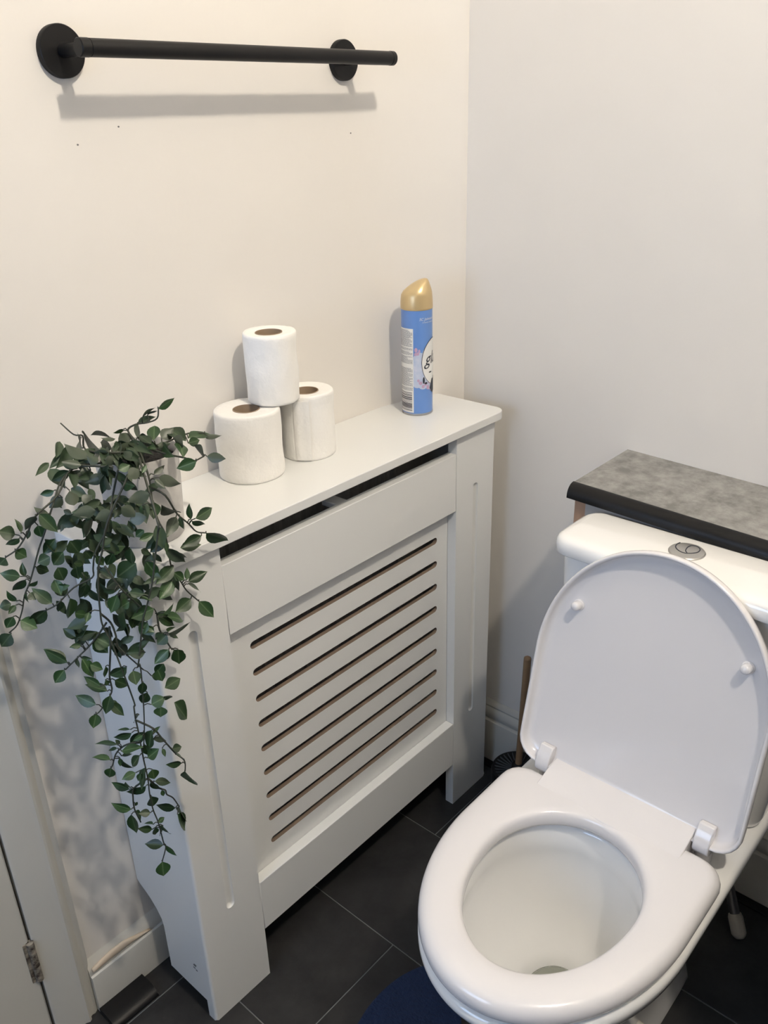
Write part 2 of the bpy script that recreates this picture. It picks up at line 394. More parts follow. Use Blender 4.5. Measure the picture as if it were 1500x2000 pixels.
# ------------------------------------------------------------------ radiator behind the slots
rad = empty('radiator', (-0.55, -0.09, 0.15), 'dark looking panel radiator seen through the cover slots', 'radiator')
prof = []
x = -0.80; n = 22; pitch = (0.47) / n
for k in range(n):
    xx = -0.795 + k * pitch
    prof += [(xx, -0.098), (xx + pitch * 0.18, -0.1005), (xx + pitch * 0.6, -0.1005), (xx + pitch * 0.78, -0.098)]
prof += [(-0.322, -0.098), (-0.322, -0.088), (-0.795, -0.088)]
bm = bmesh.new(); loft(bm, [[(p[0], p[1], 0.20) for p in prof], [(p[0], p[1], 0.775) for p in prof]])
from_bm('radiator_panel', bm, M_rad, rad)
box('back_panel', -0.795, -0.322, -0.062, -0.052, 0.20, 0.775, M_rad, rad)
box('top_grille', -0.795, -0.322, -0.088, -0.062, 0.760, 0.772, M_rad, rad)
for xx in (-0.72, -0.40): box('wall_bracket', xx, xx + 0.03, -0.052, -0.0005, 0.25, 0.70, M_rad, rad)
tube('pipe', [(-0.345, -0.075, 0.21), (-0.345, -0.075, 0.0)], 0.0075, M_steel, rad, 16)
tube('pipe', [(-0.77, -0.075, 0.21), (-0.77, -0.075, 0.0)], 0.0075, M_steel, rad, 16)

# ------------------------------------------------------------------ towel rail
rail = empty('towel_rail', (-0.52, 0.0, 1.3645), 'matt black towel rail with two round wall plates', 'towel rail')
def ydisc(name, cx, cz, prof, m, parent, n=48, **k):
    """prof (r, y)"""
    bm = bmesh.new(); loft(bm, [[(cx + r * math.cos(2 * PI * i / n), y, cz + r * math.sin(2 * PI * i / n)) for i in range(n)] for r, y in prof])
    return from_bm(name, bm, m, parent, smooth=True, angle=40, **k)
YB = -0.066
for cx in (-0.7615, -0.3125):
    ydisc('wall_plate', cx, 1.3645, [(0.0270, 0.0), (0.0270, -0.0075), (0.0262, -0.0085), (0.001, -0.0085)], M_black, rail)
    ydisc('post', cx, 1.3645, [(0.0070, -0.008), (0.0070, YB + 0.004)], M_black, rail, n=24)
def xcyl(name, x0, x1, y, z, r, m, parent, n=32, ch=0.001):
    bm = bmesh.new(); loft(bm, [[(x, y + rr * math.cos(2 * PI * i / n), z + rr * math.sin(2 * PI * i / n)) for i in range(n)] for x, rr in ((x0, r - ch), (x0 + ch, r), (x1 - ch, r), (x1, r - ch))])
    return from_bm(name, bm, m, parent, smooth=True, angle=40)
bx0, bx1 = -0.7775, -0.2735
xcyl('bar', bx0 + 0.012, bx1 - 0.008, YB, 1.3645, 0.0092, M_black, rail)
xcyl('end_cap', bx0, bx0 + 0.0125, YB, 1.3645, 0.0095, M_black, rail); xcyl('end_cap', bx1 - 0.0085, bx1, YB, 1.3645, 0.0095, M_black, rail)

# ------------------------------------------------------------------ toilet rolls
def roll(c, zb, h, r, ph, tilt, label, flap=0.0018, seed=1):
    rnd = random.Random(seed)
    t = empty('toilet_roll', (c[0], c[1], zb), label, 'toilet roll', 'white toilet rolls stacked on the radiator cover')
    n = 72; lump = [rnd.uniform(-1, 1) for _ in range(6)]
    def rr(i, z):
        a = 2 * PI * i / n
        s = flap * (i / (n - 1))
        return r + s - flap + 0.0007 * math.sin(2 * a + lump[0] * 3) * lump[1] + 0.0005 * math.sin(3 * a + 9 * z / h + lump[2]) + 0.0004 * math.sin(z / h * 11 + lump[3] * 4)
    def ring(f, z, dz=0.0): return [(c[0] + rr(i, z) * f * math.cos(ph + 2 * PI * i / n), c[1] + rr(i, z) * f * math.sin(ph + 2 * PI * i / n), zb + z + dz) for i in range(n)]
    def cring(rad, z): return [(c[0] + rad * math.cos(ph + 2 * PI * i / n), c[1] + rad * math.sin(ph + 2 * PI * i / n), zb + z) for i in range(n)]
    rc = 0.0195
    rings = [cring(rc, 0.0), ring(0.96, 0.0), ring(0.99, 0.001), ring(1.0, 0.004)]
    rings += [ring(1.0, h * k / 10) for k in range(1, 10)] + [ring(1.0, h - 0.005), ring(0.985, h - 0.0015), ring(0.95, h), ring(0.85, h - 0.0005)]
    rings += [cring(rc + 0.004, h - 0.001), cring(rc, h - 0.002), cring(rc, h * 0.5), cring(rc, 0.0)]
    bm = bmesh.new(); loft(bm, rings, cap0=False, cap1=False); bmesh.ops.remove_doubles(bm, verts=bm.verts, dist=1e-6)
    from_bm('paper', bm, M_paper, t, smooth=True, angle=60)
    bm = bmesh.new(); loft(bm, [circ(c, rc - 0.0003, zb + 0.0005), circ(c, rc - 0.0003, zb + h - 0.0012), circ(c, rc - 0.0013, zb + h - 0.0012), circ(c, rc - 0.0013, zb + 0.0005), circ(c, rc - 0.0003, zb + 0.0005)], cap0=False, cap1=False)
    bmesh.ops.remove_doubles(bm, verts=bm.verts, dist=1e-6); from_bm('cardboard_core', bm, M_card, t, smooth=True, angle=50)
    # loose end of the sheet
    bm = bmesh.new(); A = []; a0 = ph - 0.05
    for k in range(9):
        a = a0 + k * 0.07; ro = r + 0.0012 + 0.0006 * math.sin(k)
        A.append([(c[0] + q * math.cos(a), c[1] + q * math.sin(a), zb + z) for q, z in ((ro, 0.003), (ro + 0.0003, h * 0.35), (ro + 0.0002, h * 0.7), (ro, h - 0.006), (ro - 0.0012, h - 0.006), (ro - 0.0012, 0.003))])
    loft(bm, A); from_bm('loose_sheet', bm, M_paper, t, smooth=True, angle=60)
    return t
roll((-0.5925, -0.0535), ZT, 0.0995, 0.0485, 1.2, 0, 'wide toilet roll standing at the left below the stack', seed=3)
roll((-0.4815, -0.0600), ZT, 0.1005, 0.0425, -2.75, 0, 'toilet roll standing at the right behind the wide one', seed=7)
roll((-0.5430, -0.0580), ZT + 0.1008, 0.0995, 0.0385, -0.05, 0, 'slim toilet roll on top, resting across the two others', seed=12)

# ------------------------------------------------------------------ air freshener can
CC, RC = (-0.2262, -0.0668), 0.0262
can = empty('spray_can', (CC[0], CC[1], ZT), 'blue aerosol air freshener can with pale gold cap on radiator cover', 'air freshener')
lathe('can_body', CC, [(0.0, ZT), (RC - 0.003, ZT), (RC - 0.001, ZT + 0.001), (RC - 0.0002, ZT + 0.003), (RC, ZT + 0.005), (RC, ZT + 0.1795), (0.0, ZT + 0.1795)], M_blue, can, 64)
lathe('base_rim', CC, [(RC - 0.002, ZT + 0.0002), (RC + 0.0004, ZT + 0.0008), (RC + 0.0006, ZT + 0.0022), (RC + 0.0002, ZT + 0.0036), (RC - 0.002, ZT + 0.0036)], M_can, can, 64)
PHC = math.atan2(-0.91, -1.10)
RV = Vector((math.cos(PHC + PI / 2), math.sin(PHC + PI / 2), 0))
def capring(f, z, sh, tl, n=48):
    """scaled ring, shifted by sh along RV, tilted by tl (rise towards RV)"""
    out = []
    for i in range(n):
        a = 2 * PI * i / n; p = Vector((math.cos(a), math.sin(a), 0)) * RC * f
        d = p.dot(RV); q = p + RV * sh
        out.append((CC[0] + q.x, CC[1] + q.y, z + d * tl))
    return out
zc = ZT + 0.1795
bm = bmesh.new()
cr = [capring(0.96, zc - 0.001, 0, 0), capring(1.025, zc, 0, 0), capring(1.03, zc + 0.003, 0, 0), capring(1.025, zc + 0.010, 0, 0)]
for Lx, Lz, Rx, Rz in ((-1.0, .0180, 1.0, .0205), (-.97, .0225, .975, .0265), (-.86, .0275, .92, .0320), (-.66, .0322, .85, .0375), (-.42, .0370, .78, .0425), (-.18, .0410, .72, .0456), (.06, .0443, .66, .0472), (.20, .0460, .56, .0476)):
    f = (Rx - Lx) / 2; cr.append(capring(f, zc + (Lz + Rz) / 2, (Rx + Lx) / 2 * RC, (Rz - Lz) / (2 * f * RC)))
loft(bm, cr)
from_bm('cap', bm, M_gold, can, smooth=True)
def wrap(phi, z, off=0.0004): return (CC[0] + (RC + off) * math.cos(PHC + phi), CC[1] + (RC + off) * math.sin(PHC + phi), z)
def patch(bm, poly, off, mi=0):
    """polygon in (phi, z) -> fan, subdivided so it follows the curve"""
    cx = sum(p[0] for p in poly) / len(poly); cz = sum(p[1] for p in poly) / len(poly)
    c = bm.verts.new(wrap(cx, cz, off)); rings = []
    for s in (0.35, 0.7, 1.0): rings.append([bm.verts.new(wrap(cx + (p[0] - cx) * s, cz + (p[1] - cz) * s, off)) for p in poly])
    n = len(poly)
    for i in range(n):
        j = (i + 1) % n
        bm.faces.new((c, rings[0][i], rings[0][j])).material_index = mi
        for a, b in zip(rings[:-1], rings[1:]): bm.faces.new((a[i], b[i], b[j], a[j])).material_index = mi
def rect(bm, p0, p1, z0, z1, off, mi=0):
    k = max(1, int(abs(p1 - p0) / 0.12))
    for i in range(k):
        a, b = p0 + (p1 - p0) * i / k, p0 + (p1 - p0) * (i + 1) / k
        bm.faces.new([bm.verts.new(wrap(q, z, off)) for q, z in ((a, z0), (b, z0), (b, z1), (a, z1))]).material_index = mi
def zpx(y): return 1.0 - (y - 600) * 0.000887
dg = math.radians
bm = bmesh.new(); rect(bm, dg(-100), dg(-14), zpx(797), zpx(634), 0.0003)
lab = from_bm('text_panel', bm, M_lwhite, can, smooth=True)
bm = bmesh.new(); rn = random.Random(4); y = 637.0
while y < 752:
    if rn.random() < 0.16: y += 2.6; continue
    a = -92
    e = -17 - (rn.random() < 0.3) * rn.uniform(5, 30)
    while a < e:
        wd = rn.uniform(3, 9); rect(bm, dg(a), dg(min(a + wd, e)), zpx(y + 1.0), zpx(y), 0.0005); a += wd + 1.4
    y += 2.1
from_bm('small_print', bm, M_ink2, lab)
bm = bmesh.new(); y = 757.0
while y < 794:
    b = rn.choice((0.7, 1.1, 1.8)); rect(bm, dg(-88), dg(-20), zpx(y + b), zpx(y), 0.0005); y += b + rn.choice((0.7, 1.1, 1.7))
rect(bm, dg(-80), dg(-66), zpx(806), zpx(799), 0.0005)
from_bm('barcode', bm, M_ink, lab)
bm = bmesh.new()
rect(bm, dg(-14), dg(100), zpx(744), zpx(690), 0.0003)
for (p, yy, aa, bb) in ((-4, 690, 10, .006), (12, 688, 14, .008), (35, 683, 16, .010), (0, 744, 13, .003), (22, 745, 16, .005), (50, 746, 18, .006)):
    patch(bm, [(dg(p) + dg(aa) * math.cos(2 * PI * i / 18), zpx(yy) + bb * math.sin(2 * PI * i / 18)) for i in range(18)], 0.00035)
from_bm('cloud_print', bm, M_lpale, can, smooth=True)
def ell(cx, cz, ax, az, n=28, rot=0): return [(cx + ax * math.cos(2 * PI * i / n), cz + az * math.sin(2 * PI * i / n)) for i in range(n)]
bm = bmesh.new()
for (p, yy, a, b) in ((-4, 674, 6, .004), (2, 681, 6, .003), (-6, 682, 5, .003), (8, 676, 4, .003), (12, 738, 7, .003), (22, 745, 6, .003), (32, 741, 6, .003), (4, 733, 5, .0025), (42, 748, 7, .004), (50, 738, 7, .003), (60, 752, 9, .004)):
    patch(bm, ell(dg(p), zpx(yy), dg(a), b, 10), 0.00045)
tag(from_bm('petal_print', bm, M_pink, can), kind='stuff')
oc = (dg(74), zpx(699))
bm = bmesh.new(); patch(bm, ell(*oc, dg(58.5), 0.0400), 0.0006, 1); patch(bm, ell(oc[0] + dg(1.5), oc[1] - 0.0004, dg(58), 0.0394), 0.0008, 0)
lg = from_bm('oval_badge', bm, [M_lwhite, M_ink], can, smooth=True)
bm = bmesh.new()
patch(bm, [(dg(50), zpx(750)), (dg(62), zpx(733)), (dg(80), zpx(728)), (dg(80), zpx(757)), (dg(70), zpx(762)), (dg(58), zpx(756))], 0.001)
patch(bm, ell(dg(24), zpx(733), dg(4), 0.006, 10), 0.001); patch(bm, ell(dg(33), zpx(739), dg(6), 0.002, 10), 0.001)
patch(bm, ell(dg(54), zpx(719), dg(8), 0.0013, 10), 0.001)
from_bm('ink_print', bm, M_ink, lg)
def text_on_can(s, size, phi0, z0, m, parent, name, off=0.0011, shear=0.3, sx=1.0, slope=0.0):
    cu = bpy.data.curves.new('txt', 'FONT'); cu.body = s; cu.size = size; cu.shear = shear; cu.resolution_u = 3
    ob = bpy.data.objects.new('txt', cu); COL.objects.link(ob)
    dgp = bpy.context.evaluated_depsgraph_get(); me = bpy.data.meshes.new_from_object(ob.evaluated_get(dgp))
    bpy.data.objects.remove(ob)
    for v in me.vertices:
        x, y = v.co.x * sx, v.co.y
        v.co = wrap(phi0 + x / RC, z0 + y + x * slope, off)
    me.name = name
    return link(name, me, m, parent)
text_on_can('glade', 0.0300, dg(27), zpx(704), M_ink, lg, 'badge_lettering', shear=0.3, sx=0.9, slope=0.1)
text_on_can('SC Johnson', 0.0062, dg(8), zpx(619), M_lwhite, can, 'maker_lettering', off=0.0005)
text_on_can('A Family Company', 0.003, dg(20), zpx(624), M_lwhite, can, 'maker_lettering', off=0.0005)

# ------------------------------------------------------------------ toilet
YA = -0.610
toilet = empty('toilet', (-0.5, YA, 0), 'white ceramic close coupled toilet with its seat down and lid raised', 'toilet')
def U_outline(xb, xf, hw, a, rc, n=(3, 5, 8, 16), yc=YA):
    """one half from back centre to the front tip, then mirrored; closed loop"""
    nb, nc, ns, ne = n; half = []
    for i in range(nb): half.append((xb, (hw - rc) * i / nb))
    for i in range(nc): t = 0.5 * PI * i / nc; half.append((xb - rc + rc * math.cos(t), hw - rc + rc * math.sin(t)))
    xs = xf + a
    for i in range(ns): half.append((xb - rc + (xs - xb + rc) * i / ns, hw))
    for i in range(ne + 1): t = 0.5 * PI * i / ne; half.append((xs - a * math.sin(t), hw * math.cos(t)))
    full = half + [(x, -y) for x, y in reversed(half[1:-1])]
    return [(x, yc + y) for x, y in full]
def ray_ring(poly, c, n, extra=None):
    """intersect rays from c with polygon; returns n points"""
    out = []
    for k in range(n):
        a = 2 * PI * k / n; d = (math.cos(a), math.sin(a)); best = None
        for i in range(len(poly)):
            p, q = poly[i], poly[(i + 1) % len(poly)]
            ex, ey = q[0] - p[0], q[1] - p[1]; den = d[0] * ey - d[1] * ex
            if abs(den) < 1e-12: continue
            t = ((p[0] - c[0]) * ey - (p[1] - c[1]) * ex) / den; s = ((p[0] - c[0]) * d[1] - (p[1] - c[1]) * d[0]) / den
            if t > 0 and -1e-9 <= s <= 1 + 1e-9 and (best is None or t > best): best = t
        out.append((c[0] + d[0] * best, c[1] + d[1] * best))
    return out
def egg(cx, cy, af, ab, hw, c, n):
    """egg opening; af front semi-length (towards -x), ab back; sampled on rays from c"""
    poly = [(cx + (ab if math.cos(t) > 0 else af) * math.cos(t), cy + hw * math.sin(t)) for t in [2 * PI * i / 240 for i in range(240)]]
    return ray_ring(poly, c, n)
NR = 144; RCN = (-0.600, YA)
def Z(r, z): return [(x, y, z) for x, y in r]
dense = (6, 8, 14, 28)
po_ = lambda xb, xf, hw, a, rc: ray_ring(U_outline(xb, xf, hw, a, rc, dense), RCN, NR)
rings = [
    Z(po_(-0.290, -0.620, 0.092, 0.16, 0.03), 0.0), Z(po_(-0.290, -0.618, 0.090, 0.16, 0.03), 0.012), Z(po_(-0.292, -0.610, 0.084, 0.16, 0.03), 0.03),
    Z(po_(-0.292, -0.612, 0.083, 0.16, 0.03), 0.08), Z(po_(-0.290, -0.628, 0.086, 0.17, 0.03), 0.14), Z(po_(-0.280, -0.665, 0.100, 0.19, 0.03), 0.20),
    Z(po_(-0.255, -0.712, 0.120, 0.20, 0.03), 0.255), Z(po_(-0.230, -0.752, 0.138, 0.21, 0.03), 0.30), Z(po_(-0.215, -0.785, 0.151, 0.22, 0.03), 0.335), Z(po_(-0.212, -0.806, 0.158, 0.225, 0.03), 0.360),
    Z(po_(-0.210, -0.817, 0.1615, 0.23, 0.03), 0.376), Z(po_(-0.210, -0.820, 0.1625, 0.23, 0.03), 0.384), Z(po_(-0.211, -0.819, 0.1620, 0.23, 0.029), 0.390), Z(po_(-0.214, -0.814, 0.1590, 0.227, 0.027), 0.3945), Z(po_(-0.220, -0.808, 0.1530, 0.222, 0.024), 0.396),
    Z(egg(-0.620, YA, 0.160, 0.125, 0.112, RCN, NR), 0.396), Z(egg(-0.620, YA, 0.155, 0.120, 0.108, RCN, NR), 0.394), Z(egg(-0.620, YA, 0.152, 0.117, 0.1055, RCN, NR), 0.388),
    Z(egg(-0.620, YA, 0.152, 0.117, 0.1055, RCN, NR), 0.360), Z(egg(-0.620, YA, 0.153, 0.118, 0.107, RCN, NR), 0.350), Z(egg(-0.618, YA, 0.152, 0.118, 0.106, RCN, NR), 0.335),
    Z(egg(-0.614, YA, 0.143, 0.110, 0.098, RCN, NR), 0.300), Z(egg(-0.608, YA, 0.125, 0.098, 0.085, RCN, NR), 0.262), Z(egg(-0.602, YA, 0.100, 0.082, 0.068, RCN, NR), 0.228),
    Z(egg(-0.60, YA, 0.070, 0.060, 0.050, RCN, NR), 0.205), Z(egg(-0.60, YA, 0.054, 0.046, 0.040, RCN, NR), 0.185), Z(egg(-0.60, YA, 0.046, 0.038, 0.034, RCN, NR), 0.150), Z(egg(-0.60, YA, 0.03, 0.03, 0.024, RCN, NR), 0.135)]
bm = bmesh.new(); loft(bm, rings)
from_bm('pan', bm, M_cer, toilet, smooth=True, angle=70)
bm = bmesh.new(); loft(bm, [Z(egg(-0.60, YA, 0.0535, 0.0455, 0.0395, RCN, 48), 0.180), Z(egg(-0.60, YA, 0.0535, 0.0455, 0.0395, RCN, 48), 0.184)])
from_bm('water', bm, M_water, toilet, smooth=True, angle=40)
# screw cap at the side of the foot
bm = bmesh.new(); n = 20
loft(bm, [[(-0.487 + r * math.cos(2 * PI * i / n), y, 0.068 + r * math.sin(2 * PI * i / n)) for i in range(n)] for r, y in ((0.0075, YA - 0.080), (0.0075, YA - 0.098), (0.006, YA - 0.101), (0.002, YA - 0.102))])
from_bm('fixing_cap', bm, M_wrub, toilet, smooth=True, angle=40)
# seat ring
hc = (-0.620, YA - 0.003)
so = ray_ring(U_outline(-0.471, -0.820, 0.1605, 0.227, 0.032, dense), hc, NR)
so = [(x, y) for x, y in so]
hpoly = [(hc[0] + 0.0 + ((0.110) if math.cos(t) > 0 else 0.146) * math.cos(t), hc[1] + 0.100 * math.sin(t)) for t in [2 * PI * i / 240 for i in range(240)]]
hi = ray_ring(hpoly, hc, NR)
def mixr(s, z): return [(a[0] + (b[0] - a[0]) * s, a[1] + (b[1] - a[1]) * s, z) for a, b in zip(so, hi)]
def outd(d, z):
    """outer ring moved inwards by the distance d"""
    r = []
    for a, b in zip(so, hi):
        L = math.hypot(b[0] - a[0], b[1] - a[1]); r.append((a[0] + (b[0] - a[0]) * d / L, a[1] + (b[1] - a[1]) * d / L, z))
    return r
def ind(d, z):
    r = []
    for a, b in zip(so, hi):
        L = math.hypot(b[0] - a[0], b[1] - a[1]); r.append((b[0] + (a[0] - b[0]) * d / L, b[1] + (a[1] - b[1]) * d / L, z))
    return r
bm = bmesh.new()
loft(bm, [ind(0.002, 0.404), outd(0.004, 0.4035), outd(0.001, 0.405), outd(0.0, 0.409), outd(0.0004, 0.4145), outd(0.0022, 0.4198), outd(0.0060, 0.4242), outd(0.0115, 0.4268), outd(0.020, 0.4280),
          mixr(0.55, 0.4284), ind(0.014, 0.4280), ind(0.0065, 0.4268), ind(0.0028, 0.4245), ind(0.0008, 0.4205), ind(0.0, 0.415), ind(0.0002, 0.409), ind(0.002, 0.404)], cap0=False, cap1=False)
bmesh.ops.remove_doubles(bm, verts=bm.verts, dist=1e-6)
seat = from_bm('seat', bm, M_seat, toilet, smooth=True)
# raised hinge bar along the back of the seat
bp = [(-0.505, 0.4270), (-0.496, 0.4288), (-0.486, 0.4312), (-0.474, 0.4345), (-0.464, 0.4368), (-0.455, 0.4385), (-0.440, 0.4390), (-0.432, 0.4370), (-0.4285, 0.4320), (-0.4285, 0.4040), (-0.505, 0.4040)]
bm = bmesh.new(); loft(bm, [[(x, YA + 0.1055 * s, z) for x, z in bp] for s in (-1, -0.98, 0.98, 1)])
from_bm('hinge_bar', bm, M_seat, seat, smooth=True, angle=45, bevel=0.0012)
# lid, raised and leaning back on the cistern
TL = math.radians(12.6); LO = Vector((-0.4585, YA, 0.424))
U, Vv, Wv = Vector((0, -1, 0)), Vector((math.sin(TL), 0, math.cos(TL))), Vector((-math.cos(TL), 0, math.sin(TL)))
def LP(u, v, w_): return tuple(LO + U * u + Vv * v + Wv * w_)
lid_poly = [(y - YA, -x) for x, y in U_outline(-0.004, -0.364, 0.1635, 0.186, 0.034, dense)]
LCN = (0.0, 0.17)
lid_r = ray_ring(lid_poly, LCN, NR)
def lring(d, w_):
    out = []
    for u, v in lid_r:
        du, dv = LCN[0] - u, LCN[1] - v; L = math.hypot(du, dv); out.append(LP(u + du * d / L, v + dv * d / L, w_))
    return out
def lsc(s, w_): return [LP(LCN[0] + (u - LCN[0]) * s, LCN[1] + (v - LCN[1]) * s, w_) for u, v in lid_r]
bm = bmesh.new()
loft(bm, [lsc(0.3, -0.0150), lring(0.020, -0.0145), lring(0.006, -0.0115), lring(0.001, -0.006), lring(0.0, 0.0), lring(0.0004, 0.0048), lring(0.0020, 0.0072), lring(0.0042, 0.0072), lring(0.0058, 0.0050), lring(0.0066, 0.0010), lring(0.0080, -0.0040), lring(0.0120, -0.0074), lring(0.0200, -0.0088), lsc(0.55, -0.0094), lsc(0.1, -0.0096)])
lid = from_bm('lid', bm, M_seat, toilet, smooth=True)
# rubber buffers and hinge knuckles on the lid
for s in (-1, 1):
    u, v = s * 0.1165, 0.253
    bm = bmesh.new(); n = 24
    loft(bm, [[LP(u + r * math.cos(2 * PI * i / n), v + r * math.sin(2 * PI * i / n), h) for i in range(n)] for r, h in ((0.0082, -0.0100), (0.0082, -0.0075), (0.0066, -0.0065), (0.0064, 0.0025), (0.0055, 0.0048), (0.003, 0.0060), (0.0005, 0.0063))])
    from_bm('buffer', bm, M_seat, lid, smooth=True, angle=45)
    kp = [LP(0, v, w_) for v, w_ in ((0.034, -0.008), (0.034, 0.001), (0.028, 0.0045), (0.020, 0.0085), (0.010, 0.0105), (0.000, 0.0095), (-0.007, 0.004), (-0.009, -0.004), (-0.008, -0.012))]
    bm = bmesh.new(); yc = s * -0.1185
    loft(bm, [[(p[0], p[1] + yc + dy, p[2]) for p in kp] for dy in (-0.0105, 0.0105)])
    from_bm('hinge', bm, M_seat, lid, smooth=True, angle=45, bevel=0.0015)
    bm = bmesh.new(); n = 20
    loft(bm, [circ((-0.4475, YA + yc), 0.011, z, n) for z in (0.3955, 0.414)])
    from_bm('hinge_post', bm, M_seat, toilet, smooth=True, angle=45)
# cistern: tapered body and rounded lid
def rr3(x0, x1, hw, r, z): return [(x, y, z) for x, y in rrect(x0, x1, YA - hw, YA + hw, r, 8)]
cis = []
for z, xf, hw, r in ((0.3965, -0.360, 0.148, 0.022), (0.400, -0.3665, 0.154, 0.026), (0.41, -0.3690, 0.1565, 0.028), (0.55, -0.3690, 0.164, 0.028), (0.728, -0.3670, 0.172, 0.028)):
    cis.append(rr3(xf, -0.2640, hw, r, z))
bm = bmesh.new(); loft(bm, cis); cst = from_bm('cistern', bm, M_cer, toilet, smooth=True, angle=50)
cl = []
for z, d in ((0.7245, 0.006), (0.7255, 0.002), (0.7275, 0.0), (0.738, 0.0), (0.7435, 0.0012), (0.7475, 0.004), (0.7500, 0.009), (0.7510, 0.016)):
    cl.append(rr3(-0.3790 + d, -0.2615 - d * 0.4, 0.1805 - d, max(0.006, 0.030 - d), z))
bm = bmesh.new(); loft(bm, cl); clid = from_bm('cistern_lid', bm, M_cer, cst, smooth=True, angle=60)
BC = (-0.3083, -0.6000)
BU = empty('flush_button', (BC[0], BC[1], 0.751), parent=cst)
cz = 0.751
bm = bmesh.new(); loft(bm, [circ(BC, r, z, 48) for r, z in ((0.0240, cz), (0.0240, cz + 0.0010), (0.0228, cz + 0.0024), (0.0195, cz + 0.0030), (0.0001, cz + 0.0032))])
bpy.data.objects.remove(BU)
fb = from_bm('flush_button', bm, M_chrome, cst, smooth=True, angle=35)

sw1 = [(-.2935, -.5835), (-.3011, -.5822), (-.3089, -.5842), (-.3150, -.5895), (-.3185, -.5969), (-.3173, -.6037), (-.3110, -.5990), (-.3000, -.5972), (-.2925, -.5994), (-.2905, -.6063), (-.2959, -.6126), (-.3058, -.6134), (-.3133, -.6087), (-.3173, -.6037)]
tube('swirl_groove', smooth_pts([(x, y, cz + 0.0031) for x, y in sw1], 4), 0.0008, M_ink, fb, 8)

# ------------------------------------------------------------------ ledge over the cistern
ZL = 0.779          # top height at its left end
ledge = empty('ledge', (-0.16, -0.64, 0.76), 'grey stone effect boxed ledge with black front edging above the cistern', 'shelf')
YL0, YL1 = -0.3925, -0.885
def zl(y): return (y - YL0) * (0.030)
def ledge_ex(name, prof, m, y0=YL0, y1=YL1, **k):
    bm = bmesh.new(); loft(bm, [[(x, y, z + zl(y)) for x, z in prof] for y in (y0, y1)])
    return from_bm(name, bm, m, ledge, **k)
ledge_ex('worktop', [(WX - 0.0005, ZL), (-0.248, ZL), (-0.248, 0.760), (WX - 0.0005, 0.760)], M_stone)
pq = [(-0.2482, ZL + 0.0005)] + [(-0.2500 - 0.0170 * math.sin(t), 0.7615 + 0.0180 * math.cos(t)) for t in [0.5 * PI * i / 8 for i in range(9)]] + [(-0.2670, 0.7585), (-0.2482, 0.7585)]
ledge_ex('front_edging', pq, M_blackp, YL0 + 0.001, YL1, smooth=True, angle=40)
box('end_bracket', WX - 0.001, -0.2570, -0.4010, -0.4190, 0.66, 0.7590, mat('brown_bracket_wood', (0.34, 0.21, 0.14), 0.7, noise=(50, 0.3, (0.42, 0.27, 0.18))), ledge)
ledge_ex('front_batten', [(-0.258, 0.7590), (-0.258, 0.700), (-0.249, 0.700), (-0.249, 0.7590)], mat('grey_batten_paint', (0.36, 0.35, 0.34), 0.6), YL0 - 0.0270, YL1)

# unseen low cupboard, added to shade the floor right of the toilet
cb = empty('shade_cabinet', (-0.32, -1.19, 0), 'low grey cupboard added out of view to shade the floor beside the toilet', 'shade_cabinet')
M_cab = mat('shade_cabinet_grey', (0.22, 0.22, 0.22), 0.5)
box('shade_cabinet_body', -0.0965, -0.50, -0.892, -1.49, 0.006, 0.78, M_cab, cb, bevel=0.002)
dd_ = box('door', -0.501, -0.518, -0.900, -1.187, 0.08, 0.76, M_cab, cb, bevel=0.002); box('handle', -0.519, -0.535, -1.165, -1.172, 0.55, 0.67, M_chrome, dd_, bevel=0.002)
dd_ = box('door', -0.501, -0.518, -1.193, -1.482, 0.08, 0.76, M_cab, cb, bevel=0.002); box('handle', -0.519, -0.535, -1.208, -1.215, 0.55, 0.67, M_chrome, dd_, bevel=0.002)
box('top', -0.0765, -0.53, -0.888, -1.495, 0.78, 0.80, M_stone, cb, bevel=0.002)

# ------------------------------------------------------------------ plunger behind the toilet
PC = (-0.168, -0.272)
pg = empty('plunger', (PC[0], PC[1], 0), 'ribbed black rubber plunger with brown wooden handle in the corner behind the toilet', 'plunger')
cup = lathe('rubber_cup', PC, [(0.046, 0.0), (0.050, 0.002), (0.052, 0.02), (0.053, 0.06), (0.0535, 0.088), (0.052, 0.094), (0.048, 0.0955), (0.040, 0.0915), (0.022, 0.0885), (0.014, 0.0895), (0.013, 0.106), (0.0095, 0.110), (0.0, 0.110)], M_rubber, pg, 64)
bm = bmesh.new()
for k in range(30):
    a = 2 * PI * k / 30; d = Vector((math.cos(a), math.sin(a), 0)); nrm = Vector((-d.y, d.x, 0)) * 0.0011
    p0 = Vector((*PC, 0)) + d * 0.015; p1 = Vector((*PC, 0)) + d * 0.0465
    vs = [bm.verts.new((q.x, q.y, z)) for q, z in ((p0 - nrm, 0.090), (p0 + nrm, 0.090), (p1 + nrm, 0.0935), (p1 - nrm, 0.0935))]
    vt = [bm.verts.new((q.x, q.y, z)) for q, z in ((p0 - nrm * .5, 0.0925), (p0 + nrm * .5, 0.0925), (p1 + nrm * .5, 0.0963), (p1 - nrm * .5, 0.0963))]
    bm.faces.new(vt)
    for i in range(4): bm.faces.new((vs[i], vs[(i + 1) % 4], vt[(i + 1) % 4], vt[i]))
from_bm('rib', bm, mat('worn_rubber', (0.05, 0.055, 0.06), 0.5), cup)['kind'] = 'stuff'
tube('handle', [(PC[0] - 0.001, PC[1] - 0.001, 0.109), (-0.169, -0.276, 0.20), (-0.170, -0.2795, 0.30), (-0.1705, -0.2815, 0.364), (-0.1705, -0.2816, 0.3665), (-0.1705, -0.2817, 0.368)], [0.0066, 0.0068, 0.0070, 0.0072, 0.0068, 0.005], M_wood, pg, 20)

